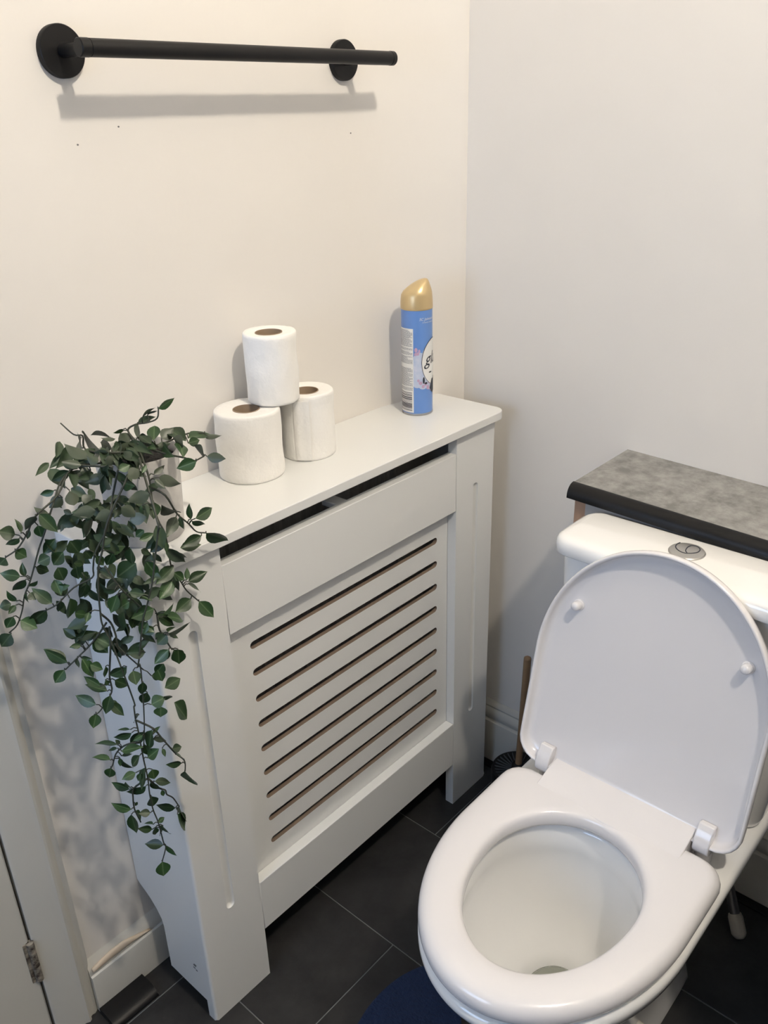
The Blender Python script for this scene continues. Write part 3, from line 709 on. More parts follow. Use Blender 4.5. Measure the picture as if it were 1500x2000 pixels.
# ------------------------------------------------------------------ metal leg with a rubber foot, right of the toilet
lg_ = empty('metal_leg', (-0.188, -0.733, 0), 'slanting dull metal tube with an off-white rubber foot, on the floor behind the toilet', 'metal tube')
d0, d1 = Vector((-0.190, -0.737, 0.010)), Vector((-0.1225, -0.652, 0.145))
dd = (d1 - d0).normalized()
tube('tube', [d0 + dd * 0.012, d1], 0.0085, M_steel, lg_, 20)
tube('rubber_foot', [d0 - dd * 0.004, d0, d0 + dd * 0.004, d0 + dd * 0.03, d0 + dd * 0.036], [0.007, 0.0105, 0.0125, 0.0125, 0.0105], M_wrub, lg_, 24)

# ------------------------------------------------------------------ loose black strip by the left skirting
bm = bmesh.new(); pq = [(-0.0180, 0.0), (-0.0180, 0.012)] + [(-0.0380 - 0.0260 * math.sin(t), 0.0005 + 0.0130 * math.cos(t)) for t in [0.5 * PI * i / 6 for i in range(7)]] + [(-0.064, 0.0)]
loft(bm, [[(x, y, z) for y, z in pq] for x in (-0.9760, -0.8965)])
o = from_bm('edging_strip', bm, M_blackp, None, smooth=True, angle=40); tag(o, 'short loose strip of black plastic edging on the floor against the left skirting', 'edging strip')

# ------------------------------------------------------------------ navy mat
mp = [(-0.50, -0.395), (-0.5609, -0.3711), (-0.5832, -0.3570), (-0.6040, -0.3480), (-0.6260, -0.3415), (-0.6556, -0.3378), (-0.69, -0.3385), (-0.7251, -0.3452), (-0.79, -0.358), (-0.88, -0.375), (-0.96, -0.40), (-1.02, -0.45), (-1.05, -0.52),
      (-1.055, -0.62), (-1.05, -0.72), (-1.02, -0.79), (-0.96, -0.84), (-0.86, -0.87), (-0.74, -0.875), (-0.66, -0.86), (-0.62, -0.82), (-0.635, -0.76), (-0.655, -0.70), (-0.665, -0.62), (-0.655, -0.54), (-0.62, -0.47), (-0.56, -0.435), (-0.50, -0.425)]
mp = [(p.x, p.y) for p in smooth_pts([(x, y, 0) for x, y in mp] + [(mp[0][0], mp[0][1], 0)], 3)][:-1]
cxm, cym = -0.82, -0.60
bm = bmesh.new()
loft(bm, [[(x, y, 0.0003) for x, y in mp], [(x, y, 0.004) for x, y in mp], [(cxm + (x - cxm) * 0.985, cym + (y - cym) * 0.985, 0.0062) for x, y in mp]])
o = from_bm('bath_mat', bm, M_navy, None, smooth=True, angle=50); tag(o, 'dark navy blue curved pedestal mat lying on the floor under the toilet front', 'bath mat')

# ------------------------------------------------------------------ trailing plant
PP = (-0.806, -0.103)
plant = empty('trailing_plant', (PP[0], PP[1], ZT), 'trailing green artificial plant in pale veined pot on left end of radiator cover', 'plant')
pot = lathe('pot', PP, [(0.0, ZT), (0.043, ZT), (0.045, ZT + 0.002), (0.0475, ZT + 0.05), (0.0500, ZT + 0.110), (0.0490, ZT + 0.1115), (0.0470, ZT + 0.110), (0.0462, ZT + 0.098), (0.0, ZT + 0.098)], M_pot, plant, 64)
lathe('soil', PP, [(0.0, ZT + 0.0985), (0.0458, ZT + 0.0985), (0.044, ZT + 0.1005), (0.03, ZT + 0.1035), (0.0, ZT + 0.105)], M_soil, plant, 32)
STEMS=[[(-0.894,-0.1989,0.9617),(-0.8991,-0.1333,0.9469),(-0.9213,-0.134,0.9373),(-0.9417,-0.1471,0.9211),(-0.9564,-0.1459,0.8931),(-0.9642,-0.1395,0.873),(-0.9718,-0.1333,0.8499),(-0.9777,-0.1285,0.8327),(-0.9844,-0.1231,0.8167),(-0.9886,-0.1197,0.8001),(-0.9958,-0.1139,0.781),(-1.0041,-0.1071,0.7715)],[(-0.8776,-0.149,0.9489),(-0.9067,-0.1335,0.9469),(-0.9347,-0.1457,0.9279),(-0.9622,-0.1448,0.9134),(-0.9726,-0.1364,0.8928),(-0.9824,-0.1284,0.8768),(-0.9928,-0.12,0.8683)],[(-0.8913,-0.2031,0.9571),(-0.8915,-0.1837,0.9221),(-0.9047,-0.1932,0.9038),(-0.9101,-0.1888,0.8872),(-0.9214,-0.1795,0.8636),(-0.9255,-0.1762,0.8449),(-0.9278,-0.1744,0.8335),(-0.9446,-0.1607,0.823),(-0.9609,-0.1475,0.8043),(-0.9731,-0.1376,0.7969)],[(-0.8824,-0.2066,0.9492),(-0.9086,-0.1945,0.9008),(-0.917,-0.1877,0.867),(-0.923,-0.1829,0.8461),(-0.9266,-0.1799,0.8139),(-0.9282,-0.1786,0.7901),(-0.9285,-0.1784,0.7737),(-0.9241,-0.182,0.7522),(-0.9222,-0.1834,0.7377),(-0.9138,-0.1903,0.6631),(-0.9146,-0.1896,0.6555),(-0.9152,-0.1892,0.6361),(-0.9147,-0.1895,0.6188),(-0.9146,-0.1896,0.5753),(-0.9139,-0.1902,0.5444),(-0.9149,-0.1894,0.519),(-0.9144,-0.1898,0.4926),(-0.9117,-0.192,0.4696),(-0.9101,-0.1933,0.4343),(-0.9089,-0.1942,0.4247),(-0.9148,-0.1895,0.4012)],[(-0.9262,-0.174,0.7859),(-0.919,-0.1798,0.7724),(-0.9166,-0.1817,0.7553),(-0.9165,-0.1818,0.7411),(-0.9137,-0.1841,0.7264),(-0.9188,-0.18,0.7444),(-0.9116,-0.1858,0.7289),(-0.8981,-0.1968,0.7032)],[(-0.9143,-0.1892,0.6342),(-0.9007,-0.2003,0.6195),(-0.8949,-0.205,0.6049),(-0.8904,-0.2087,0.5931),(-0.8803,-0.2081,0.571),(-0.8706,-0.2095,0.5541),(-0.8716,-0.2094,0.5376)],[(-0.8131,-0.108,0.9499),(-0.8312,-0.1539,0.9455),(-0.8338,-0.1625,0.9383),(-0.8436,-0.1847,0.925),(-0.8519,-0.1972,0.9072),(-0.8558,-0.2091,0.8877),(-0.8515,-0.2127,0.8687),(-0.8374,-0.1918,0.8199),(-0.8355,-0.1921,0.8037),(-0.8285,-0.1931,0.792),(-0.822,-0.194,0.7757),(-0.8081,-0.1959,0.755)],[(-0.8502,-0.1952,0.922),(-0.8433,-0.2113,0.9141),(-0.8272,-0.2043,0.8839),(-0.8149,-0.206,0.8671),(-0.806,-0.2072,0.8534),(-0.7941,-0.2088,0.8476)],[(-0.8462,-0.1743,0.9511),(-0.8681,-0.2274,0.8978),(-0.8688,-0.2268,0.8839),(-0.8736,-0.223,0.8582),(-0.8802,-0.2176,0.8216),(-0.8873,-0.2118,0.7948),(-0.8943,-0.2062,0.7697),(-0.9022,-0.1997,0.7236),(-0.9052,-0.1973,0.7103),(-0.9025,-0.1995,0.7127),(-0.9053,-0.1973,0.6628),(-0.9089,-0.1943,0.6204),(-0.9132,-0.1908,0.5896)],[(-0.9108,-0.1837,0.5969),(-0.9223,-0.1743,0.5953),(-0.9293,-0.1686,0.5913),(-0.9361,-0.1631,0.5818),(-0.9403,-0.1597,0.5675),(-0.9431,-0.1574,0.5612)],[(-0.9144,-0.1886,0.5424),(-0.9282,-0.1773,0.5299),(-0.9306,-0.1754,0.516),(-0.9314,-0.1747,0.5017),(-0.9309,-0.1752,0.4913),(-0.9278,-0.1776,0.4728)],[(-0.9044,-0.1723,0.5273),(-0.8961,-0.179,0.5094),(-0.8898,-0.1841,0.5035),(-0.8889,-0.1849,0.4959),(-0.8824,-0.1873,0.4868),(-0.8763,-0.1883,0.4677)],[(-0.9175,-0.1726,0.7632),(-0.92,-0.1706,0.7353),(-0.9257,-0.166,0.6956),(-0.9267,-0.1652,0.6719),(-0.94,-0.1544,0.6471),(-0.9462,-0.1493,0.6422)],[(-0.917,-0.1662,0.7659),(-0.9261,-0.1588,0.7505),(-0.9349,-0.1517,0.7378),(-0.9477,-0.1413,0.7228),(-0.9606,-0.1308,0.7077)],[(-0.824,-0.1406,0.9534),(-0.8111,-0.1003,0.9573),(-0.803,-0.1068,0.9643),(-0.7925,-0.1153,0.9654),(-0.7831,-0.1229,0.97),(-0.7805,-0.125,0.9831)],[(-0.8457,-0.1554,0.9536),(-0.8657,-0.1404,0.9551),(-0.8796,-0.1202,0.9589),(-0.8578,-0.0781,0.9592),(-0.8631,-0.0678,0.9601),(-0.8696,-0.0537,0.9732)],[(-0.8177,-0.1479,0.9481),(-0.8069,-0.1732,0.9426),(-0.7949,-0.1872,0.9382),(-0.79,-0.1955,0.9346),(-0.7772,-0.1994,0.9377)],[(-0.8232,-0.1498,0.9502),(-0.7961,-0.1497,0.9482),(-0.7537,-0.14,0.9461),(-0.7378,-0.1514,0.9445)],[(-0.8723,-0.2035,0.769),(-0.8723,-0.2035,0.7486),(-0.8663,-0.2083,0.7269),(-0.8553,-0.1956,0.7086)],[(-0.917,-0.1869,0.8478),(-0.9111,-0.1917,0.8281),(-0.9024,-0.1988,0.8077),(-0.893,-0.2064,0.7911)]]
LEAVES=[[-0.7829,-0.1274,0.9826,-0.7614,-0.1331,0.9914,0.0097,14,-0.7808,-0.1248,0.982,1],
[-0.7926,-0.2057,0.9379,-0.8119,-0.1917,0.9311,0.0153,16,-0.7868,-0.1965,0.9354,1],
[-0.7772,-0.2048,0.939,-0.7636,-0.2241,0.9353,0.0124,16,-0.7772,-0.1994,0.9377,1],
[-0.7756,-0.1973,0.9377,-0.7704,-0.1695,0.942,0.0104,16,-0.7772,-0.1994,0.9377,1],
[-0.7636,-0.1531,0.9456,-0.7272,-0.1484,0.9408,0.0103,17,-0.7572,-0.1408,0.9463,1],
[-0.7356,-0.1482,0.9427,-0.7309,-0.1764,0.9417,0.0066,17,-0.7378,-0.1514,0.9445,1],
[-0.7746,-0.1679,0.9459,-0.7599,-0.1724,0.9468,0.0116,17,-0.7607,-0.1416,0.9464,1],
[-0.7669,-0.1195,0.9518,-0.7703,-0.1583,0.9425,0.0165,17,-0.7784,-0.1456,0.9473,0],
[-0.7867,-0.1312,0.9474,-0.7673,-0.1306,0.9543,0.0162,17,-0.7984,-0.1497,0.9483,1],
[-0.8081,-0.1486,0.9545,-0.7902,-0.1257,0.9663,0.0152,17,-0.8074,-0.1497,0.949,1],
[-0.8084,-0.1185,0.9519,-0.8159,-0.157,0.9497,0.0129,14,-0.8207,-0.1305,0.9544,1],
[-0.8238,-0.1632,0.921,-0.8079,-0.1633,0.9283,0.0073,6,-0.8411,-0.1792,0.9283,1],
[-0.8215,-0.1688,0.9176,-0.7955,-0.1716,0.9013,0.0136,6,-0.8436,-0.1847,0.925,1],
[-0.8489,-0.2039,0.9338,-0.8429,-0.2126,0.9218,0.007,6,-0.8436,-0.1847,0.925,1],
[-0.8613,-0.2096,0.9219,-0.8802,-0.1938,0.9152,0.0148,8,-0.8589,-0.2053,0.92,1],
[-0.8439,-0.187,0.8994,-0.8559,-0.2001,0.8851,0.0154,6,-0.8523,-0.1982,0.9055,1],
[-0.8737,-0.21,0.9126,-0.8755,-0.2105,0.8976,0.0043,8,-0.8626,-0.2142,0.9111,1],
[-0.8294,-0.2067,0.8885,-0.8608,-0.2287,0.9083,0.0071,7,-0.8286,-0.2048,0.8864,1],
[-0.8293,-0.2048,0.8806,-0.8522,-0.2186,0.8698,0.0143,7,-0.8262,-0.2044,0.8825,1],
[-0.8262,-0.2067,0.88,-0.8264,-0.2135,0.8665,0.0062,7,-0.8242,-0.2047,0.8797,1],
[-0.8112,-0.2066,0.8712,-0.8107,-0.2062,0.8913,0.0058,7,-0.8159,-0.2058,0.8685,1],
[-0.8112,-0.2156,0.875,-0.7822,-0.2141,0.878,0.0134,7,-0.8141,-0.2061,0.866,1],
[-0.8145,-0.2133,0.8724,-0.7981,-0.2151,0.8592,0.0066,7,-0.8141,-0.2061,0.866,1],
[-0.7916,-0.2052,0.8455,-0.7576,-0.2002,0.823,0.0138,7,-0.7941,-0.2088,0.8476,1],
[-0.8064,-0.2166,0.8511,-0.8315,-0.2114,0.8456,0.0135,7,-0.7991,-0.2081,0.85,1],
[-0.8233,-0.195,0.8348,-0.7995,-0.2051,0.8339,0.0137,6,-0.8433,-0.2005,0.8402,0],
[-0.8313,-0.196,0.834,-0.8186,-0.1968,0.8169,0.0074,6,-0.8421,-0.1988,0.8361,1],
[-0.8515,-0.2108,0.8598,-0.8541,-0.213,0.8469,0.0057,6,-0.848,-0.2075,0.8565,1],
[-0.8525,-0.2094,0.8618,-0.8652,-0.1971,0.8462,0.0132,6,-0.8491,-0.2092,0.8605,1],
[-0.8882,-0.2182,0.8788,-0.8706,-0.2227,0.8813,0.0099,8,-0.8712,-0.2249,0.8711,0],
[-0.8904,-0.2086,0.9006,-0.8763,-0.2241,0.9039,0.0142,3,-0.9021,-0.1975,0.9129,0],
[-0.8968,-0.2074,0.9182,-0.8836,-0.2148,0.9038,0.0136,3,-0.8977,-0.1996,0.921,1],
[-0.8875,-0.1853,0.8598,-0.9077,-0.1664,0.8619,0.0204,3,-0.9149,-0.1894,0.8754,0],
[-0.8989,-0.2171,0.8727,-0.8978,-0.2088,0.8471,0.0128,8,-0.8732,-0.2233,0.8603,0],
[-0.8854,-0.1986,0.8425,-0.9052,-0.1831,0.8246,0.0234,8,-0.8763,-0.2207,0.8429,0],
[-0.8774,-0.2062,0.8438,-0.8644,-0.2051,0.8176,0.0152,8,-0.8758,-0.2212,0.846,1],
[-0.8374,-0.1976,0.8175,-0.8653,-0.1985,0.8048,0.0169,6,-0.8368,-0.1919,0.8145,1],
[-0.8426,-0.1976,0.7988,-0.8661,-0.2037,0.7873,0.017,6,-0.8326,-0.1925,0.7988,1],
[-0.8359,-0.1957,0.8029,-0.8377,-0.197,0.7818,0.0055,6,-0.8338,-0.1923,0.8007,1],
[-0.8363,-0.1939,0.8069,-0.8279,-0.2011,0.7957,0.0128,6,-0.8358,-0.1921,0.8064,1],
[-0.8255,-0.2026,0.7952,-0.8198,-0.1983,0.8084,0.006,6,-0.8269,-0.1933,0.7879,1],
[-0.8179,-0.1939,0.7864,-0.795,-0.2031,0.7944,0.0141,6,-0.8258,-0.1935,0.7852,1],
[-0.8174,-0.1906,0.7816,-0.7965,-0.1909,0.7649,0.0076,6,-0.8247,-0.1936,0.7825,1],
[-0.8085,-0.1965,0.7554,-0.797,-0.206,0.7307,0.0171,6,-0.8081,-0.1959,0.755,1],
[-0.8158,-0.1907,0.7601,-0.8393,-0.1893,0.7509,0.0176,6,-0.815,-0.195,0.7654,1],
[-0.8694,-0.2137,0.775,-0.8477,-0.2064,0.7741,0.0063,18,-0.8723,-0.2035,0.769,1],
[-0.8608,-0.2051,0.7618,-0.8313,-0.2001,0.7443,0.0102,18,-0.8723,-0.2035,0.7639,1],
[-0.873,-0.2016,0.7708,-0.8523,-0.2006,0.7432,0.0137,18,-0.8723,-0.2035,0.769,1],
[-0.8672,-0.2136,0.7456,-0.8278,-0.2018,0.735,0.0089,18,-0.8698,-0.2055,0.7396,1],
[-0.8692,-0.2155,0.7486,-0.8522,-0.2061,0.7465,0.0042,18,-0.8703,-0.2051,0.7414,1],
[-0.8552,-0.195,0.7295,-0.8452,-0.1998,0.7229,0.0044,18,-0.8693,-0.2059,0.7377,1],
[-0.8675,-0.2101,0.7421,-0.879,-0.2043,0.7318,0.015,18,-0.8693,-0.2059,0.7377,1],
[-0.869,-0.2111,0.7225,-0.8864,-0.2025,0.707,0.014,18,-0.859,-0.1998,0.7147,1],
[-0.8512,-0.1925,0.7051,-0.8425,-0.1926,0.6823,0.0173,18,-0.8553,-0.1956,0.7086,1],
[-0.8907,-0.2013,0.7581,-0.884,-0.2122,0.7559,0.0063,8,-0.8956,-0.2051,0.762,1],
[-0.8775,-0.2074,0.7819,-0.9011,-0.1948,0.7751,0.0188,18,-0.8723,-0.2035,0.769,1],
[-0.8955,-0.1975,0.7801,-0.9012,-0.1924,0.7597,0.013,19,-0.893,-0.2064,0.7911,1],
[-0.9084,-0.196,0.7879,-0.9072,-0.1868,0.7481,0.0062,19,-0.8977,-0.2026,0.7994,0],
[-0.9103,-0.1887,0.8044,-0.9209,-0.1899,0.7911,0.0155,19,-0.9046,-0.197,0.8128,1],
[-0.9161,-0.1975,0.8209,-0.9231,-0.1844,0.8172,0.0057,19,-0.9082,-0.194,0.8213,1],
[-0.9041,-0.2067,0.8157,-0.8922,-0.2186,0.8125,0.0112,19,-0.9031,-0.1982,0.8094,1],
[-0.8918,-0.2084,0.8064,-0.8829,-0.2177,0.7993,0.0062,8,-0.8849,-0.2138,0.8038,1],
[-0.914,-0.1727,0.8384,-0.9,-0.1714,0.8181,0.0128,3,-0.923,-0.1829,0.8461,1],
[-0.9152,-0.1865,0.915,-0.937,-0.1752,0.914,0.0148,2,-0.9014,-0.1908,0.9084,0],
[-0.9188,-0.1811,0.905,-0.9247,-0.1705,0.8822,0.0089,3,-0.9086,-0.1945,0.9008,0],
[-0.9018,-0.197,0.9093,-0.9173,-0.1854,0.9057,0.0148,3,-0.9042,-0.1965,0.9088,1],
[-0.905,-0.2045,0.8025,-0.9123,-0.196,0.7962,0.0123,19,-0.8993,-0.2013,0.8022,1],
[-0.8733,-0.2064,0.8814,-0.8783,-0.1955,0.8718,0.01,8,-0.8686,-0.227,0.8874,0],
[-0.9048,-0.1875,0.8593,-0.908,-0.1734,0.8393,0.0121,3,-0.917,-0.1877,0.867,1],
[-0.887,-0.2047,0.7677,-0.8978,-0.2008,0.7536,0.0126,8,-0.8931,-0.2071,0.7739,1],
[-0.8804,-0.205,0.8592,-0.8718,-0.2093,0.8509,0.0081,8,-0.8732,-0.2233,0.8603,0],
[-0.8178,-0.1421,0.9508,-0.8159,-0.165,0.9495,0.0105,17,-0.8232,-0.1498,0.9502,1],
[-0.8091,-0.1548,0.9471,-0.7896,-0.1534,0.9471,0.0094,16,-0.8132,-0.1584,0.9458,1],
[-0.8016,-0.1577,0.9496,-0.8141,-0.1884,0.9455,0.0084,17,-0.7961,-0.1497,0.9482,1],
[-0.7852,-0.1635,0.9481,-0.798,-0.1932,0.9467,0.0074,17,-0.7749,-0.1448,0.9471,1],
[-0.7815,-0.1492,0.95,-0.7918,-0.1792,0.9496,0.0085,17,-0.7784,-0.1456,0.9473,1],
[-0.9792,-0.1237,0.8914,-0.9945,-0.1189,0.8996,0.0166,1,-0.9759,-0.1337,0.8875,1],
[-0.9807,-0.1425,0.8997,-0.9794,-0.1352,0.9146,0.0063,1,-0.9734,-0.1357,0.8915,1],
[-0.9769,-0.1265,0.8871,-0.9881,-0.1124,0.8752,0.0064,1,-0.9767,-0.133,0.8861,1],
[-0.9827,-0.1225,0.8725,-0.9734,-0.1258,0.8621,0.0142,1,-0.9841,-0.127,0.8754,1],
[-0.9916,-0.115,0.8649,-0.996,-0.1037,0.8539,0.0143,1,-0.9928,-0.12,0.8683,1],
[-0.9779,-0.1207,0.8378,-0.9773,-0.1182,0.8542,0.0068,0,-0.9758,-0.1301,0.8385,1],
[-0.9835,-0.1223,0.8409,-1.0009,-0.1121,0.8481,0.0137,0,-0.9763,-0.1297,0.837,1],
[-0.9805,-0.1265,0.8372,-0.9904,-0.1095,0.823,0.0065,0,-0.9772,-0.1289,0.8342,1],
[-0.9821,-0.1369,0.8332,-0.9771,-0.1488,0.8417,0.0052,0,-0.9794,-0.1272,0.8287,1],
[-0.9839,-0.13,0.8217,-0.9833,-0.1226,0.8061,0.0055,0,-0.9833,-0.124,0.8194,1],
[-0.9652,-0.1446,0.8059,-0.9782,-0.1316,0.8269,0.0144,2,-0.9639,-0.1451,0.8025,1],
[-0.9709,-0.1401,0.7989,-0.9845,-0.1168,0.7779,0.0145,2,-0.971,-0.1393,0.7982,1],
[-0.9802,-0.1282,0.8206,-0.978,-0.1348,0.8129,0.0118,0,-0.9822,-0.1249,0.822,1],
[-0.9939,-0.1219,0.8141,-1.0024,-0.1221,0.8298,0.0066,0,-0.9865,-0.1214,0.8084,1],
[-0.9985,-0.118,0.8114,-1.0104,-0.1131,0.8106,0.0132,0,-0.9875,-0.1206,0.8042,0],
[-0.9962,-0.1237,0.8106,-1.0066,-0.1237,0.8036,0.0072,0,-0.9875,-0.1206,0.8042,1],
[-1.0,-0.119,0.7959,-1.0073,-0.1099,0.7797,0.0126,0,-0.9928,-0.1163,0.7889,1],
[-0.9942,-0.121,0.7885,-0.9822,-0.1332,0.7773,0.0167,0,-0.9934,-0.1158,0.7874,1],
[-1.0057,-0.1163,0.7747,-1.0188,-0.1093,0.7594,0.0174,0,-1.0034,-0.1076,0.7723,1],
[-0.9579,-0.1344,0.7181,-0.9726,-0.114,0.7371,0.0124,13,-0.9552,-0.1352,0.714,1],
[-0.9508,-0.1494,0.9117,-0.9565,-0.1316,0.9178,0.0075,0,-0.9478,-0.1466,0.9094,1],
[-0.9615,-0.1517,0.9176,-0.951,-0.1652,0.8958,0.0149,1,-0.9599,-0.1449,0.9146,1],
[-0.9609,-0.1421,0.9011,-0.9598,-0.1424,0.8847,0.012,1,-0.9657,-0.142,0.9065,1],
[-0.9653,-0.1519,0.9166,-0.9745,-0.14,0.8984,0.0077,1,-0.9622,-0.1448,0.9134,1],
[-0.9674,-0.1348,0.8965,-0.9717,-0.1325,0.885,0.0051,1,-0.97,-0.1385,0.8979,1],
[-0.9326,-0.1367,0.9309,-0.9444,-0.1243,0.9255,0.0082,0,-0.9315,-0.1405,0.9292,1],
[-0.9087,-0.1321,0.9454,-0.9269,-0.1203,0.9341,0.0115,1,-0.909,-0.1345,0.9454,1],
[-0.905,-0.1292,0.9429,-0.9026,-0.1429,0.9321,0.0154,0,-0.9065,-0.1335,0.9437,1],
[-0.9299,-0.1466,0.9241,-0.9425,-0.1371,0.9137,0.0139,1,-0.9347,-0.1457,0.9279,1],
[-0.923,-0.152,0.9317,-0.933,-0.1761,0.9214,0.0144,1,-0.9253,-0.1416,0.9343,1],
[-0.9146,-0.1822,0.9116,-0.9359,-0.1735,0.9169,0.0124,2,-0.9025,-0.1916,0.9069,0],
[-0.911,-0.167,0.8984,-0.9153,-0.1507,0.871,0.0095,3,-0.9086,-0.1945,0.9008,0],
[-0.9472,-0.1467,0.8811,-0.9603,-0.1372,0.863,0.0134,0,-0.9577,-0.1448,0.8898,0],
[-0.941,-0.1662,0.8823,-0.9343,-0.1698,0.8644,0.0176,0,-0.9564,-0.1459,0.8931,0],
[-0.944,-0.1648,0.9028,-0.9455,-0.1611,0.8936,0.0044,0,-0.9502,-0.1464,0.9048,0],
[-0.9603,-0.1538,0.8661,-0.9716,-0.1459,0.8606,0.0146,0,-0.9661,-0.1379,0.8672,0],
[-0.971,-0.1373,0.8523,-0.9578,-0.1391,0.842,0.0122,0,-0.9712,-0.1338,0.8519,1],
[-0.9455,-0.1558,0.8669,-0.9561,-0.1445,0.8496,0.0153,0,-0.9623,-0.1411,0.878,0],
[-0.9557,-0.1556,0.852,-0.9492,-0.1534,0.829,0.016,0,-0.9693,-0.1354,0.8576,0],
[-0.9585,-0.1478,0.835,-0.9573,-0.1548,0.8174,0.0129,2,-0.95,-0.1563,0.8168,0],
[-0.9372,-0.1605,0.8471,-0.9367,-0.1604,0.8299,0.0141,2,-0.9255,-0.1762,0.8449,0],
[-0.9348,-0.1671,0.8406,-0.9311,-0.171,0.8325,0.0102,2,-0.9334,-0.1698,0.83,1],
[-0.9325,-0.1691,0.8259,-0.9393,-0.1602,0.803,0.0116,2,-0.9334,-0.1698,0.83,1],
[-0.9576,-0.1491,0.8246,-0.9486,-0.1634,0.8297,0.0078,2,-0.9527,-0.1541,0.8137,0],
[-0.9597,-0.1568,0.8113,-0.9623,-0.149,0.7949,0.0065,2,-0.9568,-0.1508,0.809,1],
[-0.9518,-0.1611,0.8132,-0.9515,-0.1513,0.7797,0.0136,2,-0.9514,-0.1552,0.8152,1],
[-0.9491,-0.16,0.7915,-0.9338,-0.1615,0.7819,0.0105,2,-0.9568,-0.1508,0.809,0],
[-0.9395,-0.1749,0.794,-0.9466,-0.1775,0.7851,0.0075,3,-0.9281,-0.1787,0.792,1],
[-0.9475,-0.1468,0.7536,-0.9533,-0.1302,0.7616,0.0108,13,-0.9381,-0.1491,0.7341,0],
[-0.946,-0.1455,0.7509,-0.9272,-0.1588,0.7553,0.0111,13,-0.9381,-0.1491,0.7341,0],
[-0.9422,-0.1472,0.7553,-0.9386,-0.1407,0.7607,0.0054,13,-0.9334,-0.1529,0.74,0],
[-0.942,-0.1439,0.7396,-0.9514,-0.1338,0.7359,0.0068,13,-0.9392,-0.1482,0.7328,1],
[-0.929,-0.1502,0.7427,-0.9191,-0.161,0.722,0.0177,13,-0.9305,-0.1552,0.7442,1],
[-0.9206,-0.1606,0.757,-0.9091,-0.1638,0.7411,0.0081,13,-0.9215,-0.1625,0.7582,1],
[-0.9105,-0.1863,0.8123,-0.9187,-0.1738,0.8114,0.0052,19,-0.9075,-0.1946,0.8196,1],
[-0.9154,-0.1997,0.8148,-0.9205,-0.1894,0.7906,0.0143,19,-0.906,-0.1958,0.8162,1],
[-0.9177,-0.1698,0.838,-0.908,-0.1868,0.8279,0.0129,3,-0.923,-0.1829,0.8461,1],
[-0.9149,-0.1772,0.7412,-0.9169,-0.1707,0.7222,0.0081,4,-0.9165,-0.1818,0.7447,1],
[-0.9185,-0.1658,0.9205,-0.9056,-0.166,0.9234,0.0112,1,-0.93,-0.1436,0.9311,0],
[-0.9353,-0.1545,0.9136,-0.9329,-0.1663,0.9113,0.0063,0,-0.9429,-0.147,0.9188,0],
[-0.93,-0.1742,0.8678,-0.9246,-0.1761,0.8561,0.0113,2,-0.9214,-0.1795,0.8636,1],
[-0.944,-0.1714,0.8576,-0.9311,-0.1704,0.8504,0.0076,2,-0.9248,-0.1768,0.848,0],
[-0.9193,-0.1643,0.873,-0.9247,-0.1531,0.8626,0.0102,2,-0.9176,-0.1826,0.8714,0],
[-0.9226,-0.1828,0.8613,-0.9164,-0.183,0.8472,0.0101,2,-0.9221,-0.179,0.8605,1],
[-0.9226,-0.1859,0.6238,-0.9366,-0.1812,0.6298,0.0034,3,-0.9149,-0.1894,0.6231,1],
[-0.9224,-0.1874,0.6198,-0.9394,-0.1711,0.6121,0.009,3,-0.9147,-0.1895,0.6188,1],
[-0.9348,-0.17,0.5997,-0.9536,-0.1561,0.6114,0.0074,9,-0.9299,-0.1682,0.5905,1],
[-0.9337,-0.1657,0.5912,-0.941,-0.1568,0.5871,0.0044,9,-0.9322,-0.1663,0.5874,1],
[-0.9285,-0.1643,0.5939,-0.9311,-0.1594,0.5998,0.0052,9,-0.9293,-0.1686,0.5913,1],
[-0.9455,-0.1659,0.5807,-0.9592,-0.149,0.5873,0.0074,9,-0.9389,-0.1608,0.5723,1],
[-0.9429,-0.1574,0.5617,-0.9475,-0.1548,0.5451,0.0145,9,-0.9429,-0.1576,0.5617,1],
[-0.9324,-0.1705,0.5807,-0.9194,-0.1723,0.5758,0.0045,9,-0.9339,-0.1649,0.585,1],
[-0.9333,-0.1669,0.5765,-0.9359,-0.1689,0.5656,0.0057,9,-0.9372,-0.1623,0.5782,1],
[-0.9285,-0.1625,0.5666,-0.9168,-0.1616,0.5426,0.0082,9,-0.9379,-0.1617,0.5759,1],
[-0.9328,-0.1737,0.5902,-0.9172,-0.1944,0.6015,0.0105,9,-0.9316,-0.1668,0.5882,1],
[-0.9078,-0.1889,0.6127,-0.9176,-0.1699,0.5912,0.0121,8,-0.9097,-0.1937,0.6153,1],
[-0.9037,-0.203,0.6202,-0.9086,-0.1928,0.5868,0.0132,5,-0.9002,-0.2007,0.6183,1],
[-0.9039,-0.2036,0.6139,-0.8914,-0.2015,0.619,0.0048,5,-0.8983,-0.2023,0.6134,1],
[-0.9031,-0.2,0.6035,-0.8859,-0.2048,0.5957,0.0073,5,-0.8963,-0.2038,0.6086,1],
[-0.9102,-0.1924,0.5753,-0.8986,-0.2049,0.5896,0.0148,3,-0.9146,-0.1896,0.5753,1],
[-0.8966,-0.2065,0.5891,-0.8974,-0.2127,0.5794,0.0051,5,-0.8904,-0.2087,0.5931,1],
[-0.888,-0.2148,0.5867,-0.8755,-0.2179,0.5843,0.0112,5,-0.8845,-0.2083,0.5802,1],
[-0.8848,-0.2154,0.5766,-0.8681,-0.2107,0.5587,0.0039,5,-0.8795,-0.2082,0.5696,1],
[-0.8754,-0.2105,0.5536,-0.8938,-0.2025,0.5602,0.0094,5,-0.8709,-0.2095,0.5499,1],
[-0.8745,-0.2132,0.5417,-0.8575,-0.2073,0.5002,0.007,5,-0.8716,-0.2094,0.5376,1],
